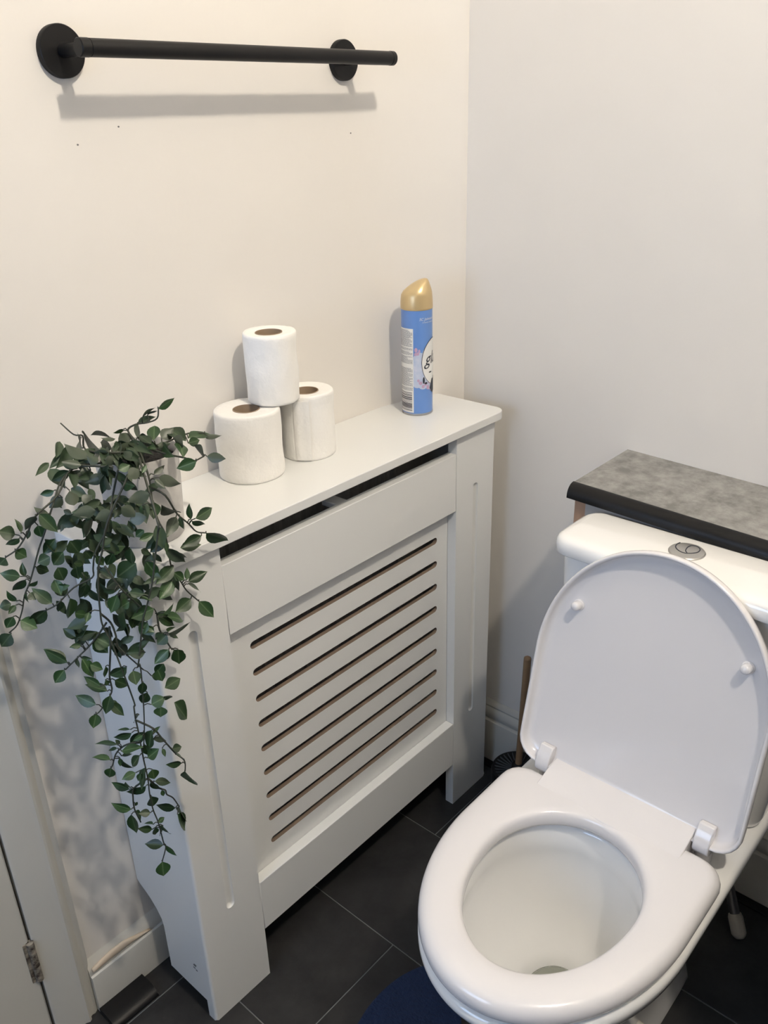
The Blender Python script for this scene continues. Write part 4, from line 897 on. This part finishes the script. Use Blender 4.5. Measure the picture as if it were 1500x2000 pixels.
[-0.9211,-0.1949,0.5881,-0.9304,-0.1831,0.5685,0.0098,3,-0.9147,-0.1896,0.5826,1],
[-0.9273,-0.1878,0.5608,-0.9444,-0.1829,0.5587,0.0112,3,-0.9142,-0.19,0.5573,1],
[-0.9238,-0.1938,0.5605,-0.926,-0.1882,0.5475,0.0064,3,-0.9141,-0.19,0.5547,1],
[-0.9182,-0.1967,0.5679,-0.9298,-0.1975,0.5402,0.0086,3,-0.9143,-0.1899,0.5625,1],
[-0.9065,-0.1912,0.554,-0.9075,-0.1949,0.5398,0.0144,3,-0.9142,-0.19,0.5573,1],
[-0.9011,-0.1822,0.525,-0.8827,-0.1914,0.5167,0.0096,11,-0.9002,-0.1757,0.5183,1],
[-0.9317,-0.1725,0.528,-0.9437,-0.1538,0.5384,0.0084,10,-0.9286,-0.177,0.5276,1],
[-0.9324,-0.1747,0.5327,-0.9385,-0.1785,0.5478,0.0044,10,-0.9282,-0.1773,0.5299,1],
[-0.917,-0.1882,0.5327,-0.9356,-0.1662,0.5184,0.0111,3,-0.9144,-0.1898,0.5317,1],
[-0.9046,-0.1772,0.5231,-0.896,-0.1814,0.5034,0.0064,11,-0.9016,-0.1745,0.5213,1],
[-0.895,-0.1848,0.5077,-0.8934,-0.1838,0.4963,0.0059,11,-0.8924,-0.182,0.506,1],
[-0.9131,-0.1891,0.5131,-0.908,-0.1812,0.4868,0.0154,3,-0.9148,-0.1894,0.5146,1],
[-0.9377,-0.1788,0.5031,-0.9565,-0.1659,0.517,0.009,10,-0.9312,-0.1749,0.4974,1],
[-0.9291,-0.1739,0.5039,-0.9257,-0.1754,0.4993,0.0052,10,-0.9312,-0.1749,0.5053,1],
[-0.9369,-0.1745,0.491,-0.934,-0.1756,0.4597,0.0091,10,-0.9309,-0.1752,0.4913,1],
[-0.9214,-0.1949,0.4952,-0.9349,-0.1892,0.5002,0.0103,3,-0.9139,-0.1902,0.4888,1],
[-0.931,-0.1736,0.4919,-0.9239,-0.1744,0.4676,0.0052,10,-0.9309,-0.1751,0.493,1],
[-0.8832,-0.1912,0.4732,-0.9014,-0.1705,0.4738,0.0099,11,-0.8768,-0.1882,0.4693,1],
[-0.8853,-0.1963,0.4659,-0.8763,-0.188,0.4251,0.01,11,-0.8763,-0.1883,0.4677,1],
[-0.8774,-0.1902,0.4698,-0.8693,-0.1861,0.4333,0.0066,11,-0.8763,-0.1883,0.4677,1],
[-0.9182,-0.1898,0.4695,-0.9227,-0.1744,0.4667,0.0042,3,-0.9117,-0.192,0.4696,1],
[-0.9176,-0.1841,0.457,-0.9341,-0.1808,0.4677,0.0099,3,-0.9113,-0.1923,0.4608,1],
[-0.9186,-0.1949,0.4679,-0.9174,-0.1882,0.4512,0.0068,3,-0.9114,-0.1922,0.4638,1],
[-0.9127,-0.1929,0.471,-0.9006,-0.1906,0.4693,0.0073,3,-0.9117,-0.192,0.4696,1],
[-0.9095,-0.1886,0.4597,-0.9057,-0.1832,0.4349,0.0042,3,-0.9114,-0.1922,0.4638,1],
[-0.9135,-0.2031,0.4737,-0.9068,-0.2029,0.4473,0.0036,3,-0.9114,-0.1922,0.4638,1],
[-0.9096,-0.1911,0.4278,-0.9232,-0.1687,0.4251,0.0134,3,-0.9096,-0.1937,0.4303,1],
[-0.9064,-0.1908,0.425,-0.9016,-0.205,0.4105,0.0056,3,-0.9094,-0.1938,0.4287,1],
[-0.9176,-0.1947,0.4072,-0.9218,-0.1998,0.3859,0.0196,3,-0.9148,-0.1895,0.4012,1],
[-0.915,-0.1988,0.6172,-0.9266,-0.1947,0.6131,0.0072,8,-0.9104,-0.1931,0.6101,1],
[-0.9105,-0.1906,0.5964,-0.9026,-0.188,0.5719,0.011,8,-0.9122,-0.1916,0.5973,1],
[-0.9576,-0.131,0.7164,-0.9706,-0.1091,0.734,0.0116,13,-0.9563,-0.1343,0.7128,1],
[-0.9601,-0.1271,0.7058,-0.973,-0.1204,0.6893,0.0151,13,-0.9606,-0.1308,0.7077,1],
[-0.9433,-0.1541,0.6581,-0.9578,-0.1297,0.6669,0.013,12,-0.9378,-0.1562,0.6512,1],
[-0.9437,-0.1499,0.6425,-0.9514,-0.1505,0.6258,0.0148,12,-0.9441,-0.151,0.6438,1],
[-0.9316,-0.171,0.6731,-0.9409,-0.1675,0.6481,0.0144,12,-0.9289,-0.1634,0.6678,1],
[-0.932,-0.1682,0.6614,-0.9249,-0.1822,0.6437,0.0117,12,-0.9323,-0.1607,0.6616,1],
[-0.9297,-0.1665,0.6607,-0.922,-0.1688,0.6563,0.0039,12,-0.9311,-0.1616,0.6636,1],
[-0.937,-0.1609,0.6848,-0.9473,-0.1462,0.6986,0.0097,12,-0.9263,-0.1655,0.6818,1],
[-0.9277,-0.1574,0.6703,-0.944,-0.1373,0.6807,0.0126,12,-0.9266,-0.1652,0.6739,1],
[-0.9149,-0.1911,0.7142,-0.9292,-0.1694,0.6962,0.0135,3,-0.9194,-0.1857,0.7128,1],
[-0.9197,-0.1648,0.6857,-0.9046,-0.1699,0.669,0.0139,12,-0.926,-0.1658,0.6897,1],
[-0.9095,-0.1936,0.7066,-0.9126,-0.2005,0.691,0.0152,8,-0.9052,-0.1973,0.7103,1],
[-0.9451,-0.1457,0.7219,-0.9402,-0.1562,0.6962,0.0137,13,-0.9455,-0.143,0.7253,1],
[-0.9409,-0.1544,0.7149,-0.9306,-0.1636,0.7061,0.0123,13,-0.9445,-0.1439,0.7266,0],
[-0.9475,-0.1403,0.7209,-0.9491,-0.1352,0.704,0.0055,13,-0.9477,-0.1413,0.7228,1],
[-0.9446,-0.1426,0.7218,-0.9357,-0.1517,0.7195,0.0044,13,-0.9455,-0.143,0.7253,1],
[-0.9463,-0.1523,0.7426,-0.9568,-0.1492,0.7468,0.007,13,-0.9402,-0.1473,0.7316,1],
[-0.9408,-0.1452,0.7495,-0.9511,-0.1275,0.7587,0.0136,13,-0.9342,-0.1523,0.7389,0],
[-0.9381,-0.1415,0.7452,-0.9233,-0.1542,0.7501,0.0123,13,-0.936,-0.1508,0.7366,1],
[-0.9186,-0.1688,0.7366,-0.9269,-0.1493,0.7441,0.0243,12,-0.9198,-0.1708,0.7376,1],
[-0.9186,-0.1786,0.7409,-0.9159,-0.1732,0.7213,0.007,4,-0.9184,-0.1803,0.7429,1],
[-0.8947,-0.2023,0.7285,-0.9118,-0.191,0.7312,0.0147,8,-0.9009,-0.2008,0.7313,1],
[-0.8685,-0.2109,0.7227,-0.8812,-0.1942,0.6987,0.0119,18,-0.859,-0.1998,0.7147,1],
[-0.8509,-0.2022,0.7097,-0.8485,-0.1959,0.6852,0.0176,18,-0.8553,-0.1956,0.7086,1],
[-0.8887,-0.222,0.683,-0.8591,-0.2127,0.6768,0.0163,8,-0.9044,-0.198,0.6794,0],
[-0.8872,-0.2101,0.7032,-0.8858,-0.2147,0.6868,0.0135,4,-0.8981,-0.1968,0.7032,0],
[-0.9014,-0.2078,0.6596,-0.8878,-0.2172,0.6668,0.0171,8,-0.9059,-0.1968,0.6557,1],
[-0.8946,-0.2161,0.6566,-0.8968,-0.2161,0.6427,0.0165,8,-0.9062,-0.1965,0.6522,0],
[-0.8752,-0.2147,0.6505,-0.8554,-0.2086,0.6096,0.0145,8,-0.9056,-0.197,0.6592,0],
[-0.8989,-0.1986,0.6717,-0.9055,-0.1911,0.6538,0.0138,8,-0.9046,-0.1978,0.6753,1],
[-0.9125,-0.1949,0.6446,-0.9171,-0.1804,0.6293,0.0056,3,-0.915,-0.1893,0.6425,1],
[-0.8893,-0.2178,0.6694,-0.8749,-0.2117,0.658,0.0055,8,-0.905,-0.1974,0.6669,0],
[-0.9284,-0.1658,0.7103,-0.9306,-0.1633,0.6942,0.0055,12,-0.9238,-0.1675,0.7088,1],
[-0.9334,-0.1693,0.6956,-0.9297,-0.1665,0.6832,0.0071,12,-0.926,-0.1658,0.6897,1],
[-0.9038,-0.2022,0.6912,-0.9083,-0.1998,0.6718,0.0109,8,-0.9039,-0.1984,0.6877,1],
[-0.8757,-0.2065,0.7041,-0.8823,-0.1955,0.6879,0.0136,18,-0.8553,-0.1956,0.7086,0],
[-0.891,-0.2006,0.6921,-0.8793,-0.2081,0.689,0.0109,4,-0.8981,-0.1968,0.7032,1],
[-0.879,-0.2027,0.7562,-0.8899,-0.1959,0.7476,0.0133,18,-0.8723,-0.2035,0.7537,1],
[-0.8752,-0.1962,0.7344,-0.866,-0.2011,0.7405,0.0108,18,-0.8703,-0.2051,0.7414,1],
[-0.7981,-0.1146,0.9735,-0.7811,-0.12,0.9811,0.0029,14,-0.7969,-0.1118,0.9649,1],
[-0.7891,-0.1124,0.9734,-0.783,-0.1261,0.9806,0.0029,14,-0.7901,-0.1172,0.9666,1],
[-0.7985,-0.1032,0.9623,-0.7811,-0.1159,0.9714,0.0071,14,-0.8013,-0.1082,0.9645,1],
[-0.7999,-0.1077,0.9647,-0.818,-0.1236,0.95,0.0094,14,-0.8004,-0.1089,0.9646,1],
[-0.8189,-0.0947,0.9549,-0.8245,-0.1209,0.9513,0.0166,14,-0.8111,-0.1003,0.9573,1],
[-0.815,-0.0975,0.9595,-0.829,-0.0973,0.9584,0.003,14,-0.8111,-0.1003,0.9573,1],
[-0.8348,-0.0987,0.9548,-0.8395,-0.0672,0.956,0.0049,15,-0.8623,-0.1429,0.9549,0],
[-0.8367,-0.1138,0.9577,-0.8537,-0.1096,0.9595,0.0049,15,-0.8573,-0.1467,0.9545,0],
[-0.8465,-0.1195,0.9498,-0.841,-0.0897,0.9491,0.0115,15,-0.8607,-0.1441,0.9548,1],
[-0.8702,-0.1376,0.958,-0.8556,-0.0702,0.9584,0.0123,15,-0.8692,-0.1353,0.9561,1],
[-0.8789,-0.1132,0.9581,-0.8601,-0.0672,0.9563,0.0125,15,-0.8778,-0.1167,0.9589,1],
[-0.8902,-0.1426,0.9569,-0.899,-0.1119,0.9644,0.0121,1,-0.8897,-0.1425,0.9481,1],
[-0.8995,-0.1437,0.9517,-0.9168,-0.1338,0.9594,0.0099,1,-0.897,-0.1386,0.9476,1],
[-0.8495,-0.1333,0.9496,-0.8181,-0.1341,0.948,0.0147,15,-0.8573,-0.1467,0.9545,1],
[-0.8315,-0.1567,0.9376,-0.8479,-0.1417,0.9435,0.0146,6,-0.8334,-0.1611,0.9395,1],
[-0.8673,-0.2063,0.9518,-0.8854,-0.2073,0.9476,0.0138,8,-0.8498,-0.1832,0.9422,1],
[-0.8166,-0.1549,0.9545,-0.8141,-0.1286,0.9566,0.0102,17,-0.8119,-0.1498,0.9493,1],
[-0.8681,-0.1486,0.9578,-0.877,-0.1338,0.957,0.0069,15,-0.864,-0.1416,0.955,1],
[-0.8864,-0.1612,0.9381,-0.9006,-0.1464,0.9315,0.0131,0,-0.8953,-0.1825,0.958,1],
[-0.89,-0.1507,0.9313,-0.8885,-0.1911,0.9393,0.0144,0,-0.8965,-0.1661,0.9543,0],
[-0.88,-0.1856,0.936,-0.8792,-0.2159,0.9396,0.0118,3,-0.8867,-0.2046,0.9412,1],
[-0.872,-0.2182,0.9522,-0.8638,-0.2162,0.9593,0.0052,8,-0.8517,-0.1876,0.9378,1],
[-0.889,-0.1597,0.9544,-0.8911,-0.1432,0.9594,0.0109,1,-0.8825,-0.1464,0.9485,1],
[-0.8835,-0.1702,0.9479,-0.8909,-0.1591,0.9422,0.0119,0,-0.8944,-0.1935,0.9604,1],
[-0.8938,-0.2104,0.9604,-0.8803,-0.2101,0.962,0.0104,2,-0.8913,-0.2031,0.9571,1],
[-0.8806,-0.161,0.9562,-0.8679,-0.1641,0.9509,0.0109,1,-0.8776,-0.149,0.9489,1],
[-0.8915,-0.1461,0.9433,-0.9033,-0.1422,0.9441,0.0099,0,-0.8974,-0.1552,0.9518,1],
[-0.856,-0.1746,0.9539,-0.8604,-0.168,0.9622,0.0098,15,-0.8457,-0.1554,0.9536,1]]
MORE=[[-0.815,-0.103,0.945,-0.823,-0.147,0.934,0.0167],
[-0.901,-0.173,0.918,-0.926,-0.176,0.918,0.0114],
[-0.839,-0.195,0.923,-0.856,-0.19,0.916,0.0087],
[-0.884,-0.148,0.936,-0.881,-0.164,0.928,0.0073],
[-0.887,-0.18,0.91,-0.905,-0.179,0.899,0.0094],
[-0.902,-0.186,0.875,-0.916,-0.18,0.871,0.0085],
[-0.9,-0.192,0.749,-0.915,-0.179,0.74,0.0094],
[-0.853,-0.21,0.852,-0.821,-0.196,0.818,0.0136],
[-0.844,-0.152,0.943,-0.852,-0.177,0.928,0.0135],
[-0.908,-0.177,0.915,-0.901,-0.186,0.903,0.0066],
[-0.904,-0.169,0.733,-0.898,-0.162,0.703,0.01],
[-0.882,-0.174,0.86,-0.901,-0.17,0.839,0.0142],
[-0.848,-0.205,0.867,-0.865,-0.186,0.846,0.0131],
[-0.903,-0.183,0.872,-0.895,-0.183,0.848,0.0083],
[-0.922,-0.161,0.901,-0.943,-0.146,0.893,0.0139],
[-0.898,-0.19,0.796,-0.894,-0.193,0.766,0.0141],
[-0.918,-0.151,0.814,-0.925,-0.139,0.792,0.0095],
[-0.931,-0.141,0.796,-0.92,-0.138,0.76,0.0147],
[-0.89,-0.164,0.813,-0.903,-0.146,0.79,0.0134],
[-0.913,-0.154,0.903,-0.928,-0.149,0.891,0.0111],
[-0.935,-0.162,0.778,-0.955,-0.143,0.767,0.0139],
[-0.866,-0.19,0.849,-0.865,-0.185,0.818,0.013],
[-0.931,-0.152,0.797,-0.941,-0.144,0.769,0.0134],
[-0.893,-0.112,0.931,-0.892,-0.136,0.916,0.0127],
[-0.833,-0.134,0.947,-0.855,-0.169,0.942,0.0074],
[-0.897,-0.193,0.959,-0.882,-0.185,0.94,0.0073],
[-0.875,-0.19,0.891,-0.885,-0.189,0.869,0.0097],
[-0.892,-0.18,0.887,-0.882,-0.199,0.872,0.0117],
[-0.852,-0.115,0.95,-0.897,-0.187,0.96,0.0103],
[-0.902,-0.152,0.733,-0.905,-0.16,0.705,0.0143],
[-0.882,-0.184,0.736,-0.884,-0.17,0.706,0.0121],
[-0.86,-0.181,0.905,-0.867,-0.202,0.884,0.0157],
[-0.905,-0.177,0.844,-0.907,-0.182,0.824,0.0116],
[-0.9,-0.169,0.917,-0.908,-0.166,0.897,0.0091],
[-0.896,-0.168,0.786,-0.88,-0.18,0.774,0.0101],
[-0.889,-0.147,0.94,-0.91,-0.148,0.94,0.0098],
[-0.91,-0.15,0.868,-0.924,-0.151,0.858,0.0094],
[-0.912,-0.153,0.913,-0.918,-0.155,0.894,0.0087],
[-0.913,-0.144,0.853,-0.918,-0.139,0.835,0.0071],
[-0.888,-0.183,0.875,-0.907,-0.167,0.861,0.0131],
[-0.831,-0.112,0.948,-0.883,-0.187,0.956,0.0131],
[-0.921,-0.155,0.872,-0.933,-0.139,0.86,0.0095],
[-0.9,-0.184,0.775,-0.88,-0.193,0.755,0.0141],
[-0.888,-0.179,0.787,-0.889,-0.168,0.756,0.0101],
[-0.889,-0.176,0.948,-0.891,-0.16,0.917,0.0098],
[-0.882,-0.094,0.957,-0.911,-0.112,0.944,0.0171],
[-0.886,-0.191,0.827,-0.896,-0.187,0.812,0.0077],
[-0.887,-0.184,0.75,-0.873,-0.192,0.727,0.0095],
[-0.901,-0.157,0.878,-0.899,-0.146,0.842,0.0126],
[-0.878,-0.122,0.931,-0.899,-0.117,0.923,0.0118],
[-0.894,-0.135,0.911,-0.908,-0.15,0.9,0.0103],
[-0.88,-0.182,0.855,-0.886,-0.17,0.836,0.0096],
[-0.885,-0.177,0.816,-0.874,-0.185,0.789,0.0131],
[-0.875,-0.174,0.901,-0.891,-0.177,0.894,0.0085],
[-0.892,-0.183,0.954,-0.88,-0.144,0.919,0.0082],
[-0.9,-0.152,0.901,-0.903,-0.163,0.886,0.0097],
[-0.915,-0.164,0.829,-0.913,-0.16,0.796,0.013],
[-0.939,-0.149,0.849,-0.926,-0.148,0.834,0.0068],
[-0.871,-0.126,0.958,-0.897,-0.135,0.954,0.0119],
[-0.883,-0.071,0.958,-0.905,-0.095,0.948,0.0106],
[-0.847,-0.147,0.94,-0.858,-0.188,0.942,0.0082],
[-0.882,-0.191,0.892,-0.872,-0.191,0.871,0.0077],
[-0.888,-0.155,0.909,-0.882,-0.165,0.891,0.0083],
[-0.934,-0.146,0.756,-0.941,-0.131,0.729,0.0132],
[-0.901,-0.155,0.912,-0.901,-0.179,0.906,0.0069],
[-0.917,-0.144,0.93,-0.909,-0.162,0.922,0.012],
[-0.906,-0.179,0.903,-0.895,-0.179,0.875,0.0128],
[-0.872,-0.214,0.822,-0.888,-0.21,0.82,0.0062],
[-0.912,-0.162,0.792,-0.901,-0.181,0.783,0.0137],
[-0.892,-0.171,0.753,-0.909,-0.169,0.751,0.0074],
[-0.855,-0.123,0.949,-0.88,-0.187,0.954,0.0094],
[-0.851,-0.147,0.953,-0.843,-0.178,0.946,0.0116],
[-0.868,-0.208,0.852,-0.857,-0.206,0.833,0.0078],
[-0.907,-0.157,0.866,-0.914,-0.156,0.845,0.0105],
[-0.888,-0.199,0.81,-0.902,-0.192,0.798,0.0075],
[-0.89,-0.152,0.903,-0.877,-0.168,0.888,0.014],
[-0.876,-0.177,0.904,-0.87,-0.182,0.889,0.0078],
[-0.85,-0.125,0.945,-0.866,-0.176,0.948,0.0091],
[-0.862,-0.131,0.941,-0.886,-0.175,0.939,0.0108],
[-0.864,-0.198,0.844,-0.874,-0.202,0.824,0.0118],
[-0.922,-0.158,0.829,-0.937,-0.153,0.809,0.0108],
[-0.88,-0.198,0.946,-0.863,-0.188,0.917,0.0101],
[-0.856,-0.148,0.952,-0.844,-0.155,0.943,0.0066],
[-0.918,-0.145,0.9,-0.939,-0.135,0.884,0.0139],
[-0.9,-0.152,0.926,-0.905,-0.168,0.917,0.0079],
[-0.892,-0.178,0.776,-0.88,-0.193,0.762,0.0096],
[-0.952,-0.127,0.816,-0.939,-0.13,0.798,0.0117],
[-0.882,-0.176,0.874,-0.883,-0.165,0.838,0.014],
[-0.907,-0.083,0.942,-0.93,-0.093,0.936,0.0084],
[-0.887,-0.202,0.74,-0.9,-0.187,0.725,0.0091],
[-0.877,-0.181,0.915,-0.868,-0.189,0.896,0.0101],
[-0.891,-0.192,0.737,-0.907,-0.178,0.72,0.0113],
[-0.857,-0.173,0.939,-0.844,-0.181,0.929,0.007],
[-0.93,-0.166,0.818,-0.915,-0.166,0.79,0.0116],
[-0.875,-0.191,0.812,-0.87,-0.188,0.791,0.0079],
[-0.896,-0.182,0.894,-0.89,-0.183,0.872,0.0096],
[-0.891,-0.172,0.807,-0.909,-0.152,0.796,0.0153],
[-0.915,-0.164,0.818,-0.912,-0.167,0.791,0.0123],
[-0.888,-0.181,0.794,-0.883,-0.19,0.765,0.0122],
[-0.862,-0.202,0.801,-0.887,-0.193,0.795,0.0144],
[-0.884,-0.183,0.771,-0.893,-0.183,0.753,0.0093],
[-0.905,-0.186,0.766,-0.905,-0.189,0.748,0.0075],
[-0.842,-0.193,0.807,-0.842,-0.2,0.789,0.0093],
[-0.933,-0.154,0.859,-0.928,-0.151,0.826,0.0113],
[-0.887,-0.168,0.908,-0.9,-0.16,0.899,0.009],
[-0.886,-0.088,0.947,-0.911,-0.09,0.939,0.012],
[-0.909,-0.158,0.883,-0.912,-0.149,0.85,0.0119],
[-0.927,-0.114,0.913,-0.92,-0.12,0.9,0.0066],
[-0.941,-0.146,0.857,-0.932,-0.15,0.84,0.0092],
[-0.932,-0.144,0.872,-0.951,-0.132,0.855,0.0123],
[-0.949,-0.15,0.827,-0.952,-0.152,0.809,0.0072],
[-0.862,-0.175,0.938,-0.875,-0.185,0.927,0.0091],
[-0.887,-0.17,0.795,-0.903,-0.159,0.776,0.0147],
[-0.904,-0.11,0.948,-0.894,-0.122,0.939,0.0085],
[-0.917,-0.175,0.883,-0.906,-0.186,0.871,0.01],
[-0.932,-0.155,0.903,-0.916,-0.159,0.884,0.0104],
[-0.92,-0.17,0.877,-0.914,-0.169,0.848,0.0141],
[-0.9,-0.177,0.896,-0.914,-0.172,0.874,0.0125],
[-0.905,-0.161,0.77,-0.894,-0.164,0.742,0.0099],
[-0.878,-0.163,0.912,-0.876,-0.191,0.906,0.0127],
[-0.835,-0.114,0.953,-0.832,-0.142,0.951,0.0093],
[-0.916,-0.162,0.897,-0.92,-0.163,0.881,0.0069],
[-0.87,-0.176,0.911,-0.886,-0.158,0.899,0.0117],
[-0.877,-0.096,0.949,-0.888,-0.117,0.932,0.0137],
[-0.872,-0.199,0.824,-0.866,-0.216,0.82,0.0088],
[-0.86,-0.21,0.883,-0.86,-0.219,0.855,0.0148],
[-0.96,-0.144,0.807,-0.952,-0.15,0.787,0.0093],
[-0.886,-0.18,0.818,-0.873,-0.19,0.804,0.0119],
[-0.915,-0.099,0.941,-0.916,-0.129,0.926,0.0161],
[-0.836,-0.134,0.951,-0.85,-0.179,0.943,0.0117],
[-0.898,-0.199,0.966,-0.889,-0.161,0.933,0.0087],
[-0.955,-0.138,0.881,-0.948,-0.145,0.861,0.0098],
[-0.931,-0.151,0.859,-0.92,-0.162,0.843,0.0115],
[-0.826,-0.102,0.946,-0.866,-0.164,0.947,0.0135],
[-0.879,-0.121,0.955,-0.887,-0.13,0.942,0.0076],
[-0.89,-0.165,0.817,-0.89,-0.174,0.795,0.0122],
[-0.911,-0.161,0.915,-0.905,-0.185,0.9,0.0105],
[-0.894,-0.173,0.876,-0.888,-0.168,0.841,0.0119],
[-0.932,-0.157,0.859,-0.919,-0.16,0.841,0.0097],
[-0.906,-0.174,0.793,-0.9,-0.185,0.768,0.0136],
[-0.901,-0.162,0.89,-0.888,-0.16,0.86,0.0125],
[-0.826,-0.123,0.951,-0.825,-0.166,0.949,0.013],
[-0.893,-0.182,0.807,-0.904,-0.186,0.791,0.0109],
[-0.834,-0.14,0.943,-0.859,-0.18,0.934,0.0138],
[-0.867,-0.197,0.8,-0.84,-0.19,0.768,0.0111],
[-0.865,-0.18,0.905,-0.848,-0.195,0.895,0.0121],
[-0.877,-0.171,0.915,-0.895,-0.169,0.912,0.0072],
[-0.906,-0.129,0.945,-0.917,-0.15,0.929,0.0131],
[-0.881,-0.184,0.949,-0.872,-0.187,0.927,0.0104],
[-0.932,-0.152,0.764,-0.947,-0.137,0.741,0.012],
[-0.895,-0.177,0.96,-0.887,-0.18,0.942,0.011],
[-0.902,-0.144,0.917,-0.914,-0.131,0.909,0.0093],
[-0.91,-0.148,0.903,-0.896,-0.158,0.886,0.0131]]

# leaf meshes: pointed oval, x along the leaf (0..1), y across, folded along the midrib
def leaf_mesh(fold, droop, k):
    prof = [(0.0, 0.0), (0.06, 0.075), (0.16, 0.19), (0.30, 0.272), (0.45, 0.285), (0.60, 0.245), (0.75, 0.165), (0.88, 0.075), (0.96, 0.022), (1.0, 0.0)]
    verts, faces = [], []
    for i, (t, w_) in enumerate(prof):
        z = -droop * t * t
        for s in (-1, -0.5, 0, 0.5, 1): verts.append((t, w_ * s, z + abs(s) * w_ * fold + (0.015 * math.sin(t * 9 + k) * abs(s))))
    for i in range(len(prof) - 1):
        for j in range(4):
            a = i * 5 + j; faces.append((a, a + 5, a + 6, a + 1))
    me = bpy.data.meshes.new('leaf'); me.from_pydata(verts, [], faces); me.materials.append(M_leaf)
    for p in me.polygons: p.use_smooth = True
    return me
LMX = 1
LM = [leaf_mesh(0.25, 0.05, 0), leaf_mesh(0.4, 0.12, 1), leaf_mesh(0.15, 0.18, 2), leaf_mesh(0.35, -0.08, 3)]
camp = cam.location.copy() if False else Vector((-1.32877, -0.97772, 1.29548))
stem_objs = []
sbm = [bmesh.new() for _ in STEMS]
for b, pts in zip(sbm, STEMS):
    sp = smooth_pts(pts, 4); n = len(sp)
    bm_tube(b, sp, [0.0013 - 0.0005 * i / n for i in range(n)], 6)
for L in LEAVES:
    B = Vector(L[0:3]); N = Vector(L[8:11])
    if L[11]:
        mid = (B + N) / 2 + Vector((0, 0, 0.002)); bm_tube(sbm[L[7]], [N, mid, B], 0.0007, 5)
for b in sbm: stem_objs.append(from_bm('stem', b, M_stem, plant, smooth=True))
for q, L in enumerate(LEAVES):
    B, Tp, wid = Vector(L[0:3]), Vector(L[3:6]), L[6]
    ax = Tp - B; ln = ax.length
    if ln < 1e-4: continue
    true_w = max(wid, 0.50 * ln) if ln > wid * 1.1 else wid
    e1 = ax.normalized(); view = (camp - (B + Tp) / 2).normalized()
    nz = (view - e1 * view.dot(e1)).normalized()
    roll_a = math.acos(max(-1, min(1, wid / true_w))) * 0.92 * random.choice((-1, 1)) + random.uniform(-0.22, 0.22)
    nz = Quaternion(e1, roll_a) @ nz
    # most leaves show their upper side; a few of the topmost ones show the pale back
    if L[2] > 0.90 and random.random() < 0.6: nz = -nz
    e2 = nz.cross(e1)
    o = bpy.data.objects.new('leaf', LM[q % 4]); COL.objects.link(o); so_ = stem_objs[L[7]]
    o.parent = so_
    sy = true_w / 0.57
    m = Matrix((( e1.x * ln, e2.x * sy, nz.x * ln, B.x), (e1.y * ln, e2.y * sy, nz.y * ln, B.y), (e1.z * ln, e2.z * sy, nz.z * ln, B.z), (0, 0, 0, 1)))
    # decompose-safe: orthogonal axes with scale
    rot = Matrix(((e1.x, e2.x, nz.x), (e1.y, e2.y, nz.y), (e1.z, e2.z, nz.z))).to_quaternion()
    o.rotation_mode = 'QUATERNION'; o.rotation_quaternion = rot; o.scale = (ln, sy, ln)
    # stem objects sit at -parent offset, so their local space equals world space
    o.location = B
# the small leaves packed behind the others, too many to pick apart
bm = bmesh.new()
for q, L in enumerate(MORE):
    B, Tp, wid = Vector(L[0:3]), Vector(L[3:6]), L[6]
    e1 = Tp - B; ln = e1.length; e1.normalize(); view = (camp - B).normalized(); nz = (view - e1 * view.dot(e1)).normalized()
    nz = Quaternion(e1, random.uniform(-0.7, 0.7)) @ nz; e2 = nz.cross(e1)
    src = LM[q % 4]; vs = [bm.verts.new(B + e1 * (v.co.x * ln) + e2 * (v.co.y * wid / 0.57) + nz * (v.co.z * ln)) for v in src.vertices]
    for f in src.polygons: bm.faces.new([vs[i] for i in f.vertices])
me = bpy.data.meshes.new('leaf'); bm.to_mesh(me); bm.free()
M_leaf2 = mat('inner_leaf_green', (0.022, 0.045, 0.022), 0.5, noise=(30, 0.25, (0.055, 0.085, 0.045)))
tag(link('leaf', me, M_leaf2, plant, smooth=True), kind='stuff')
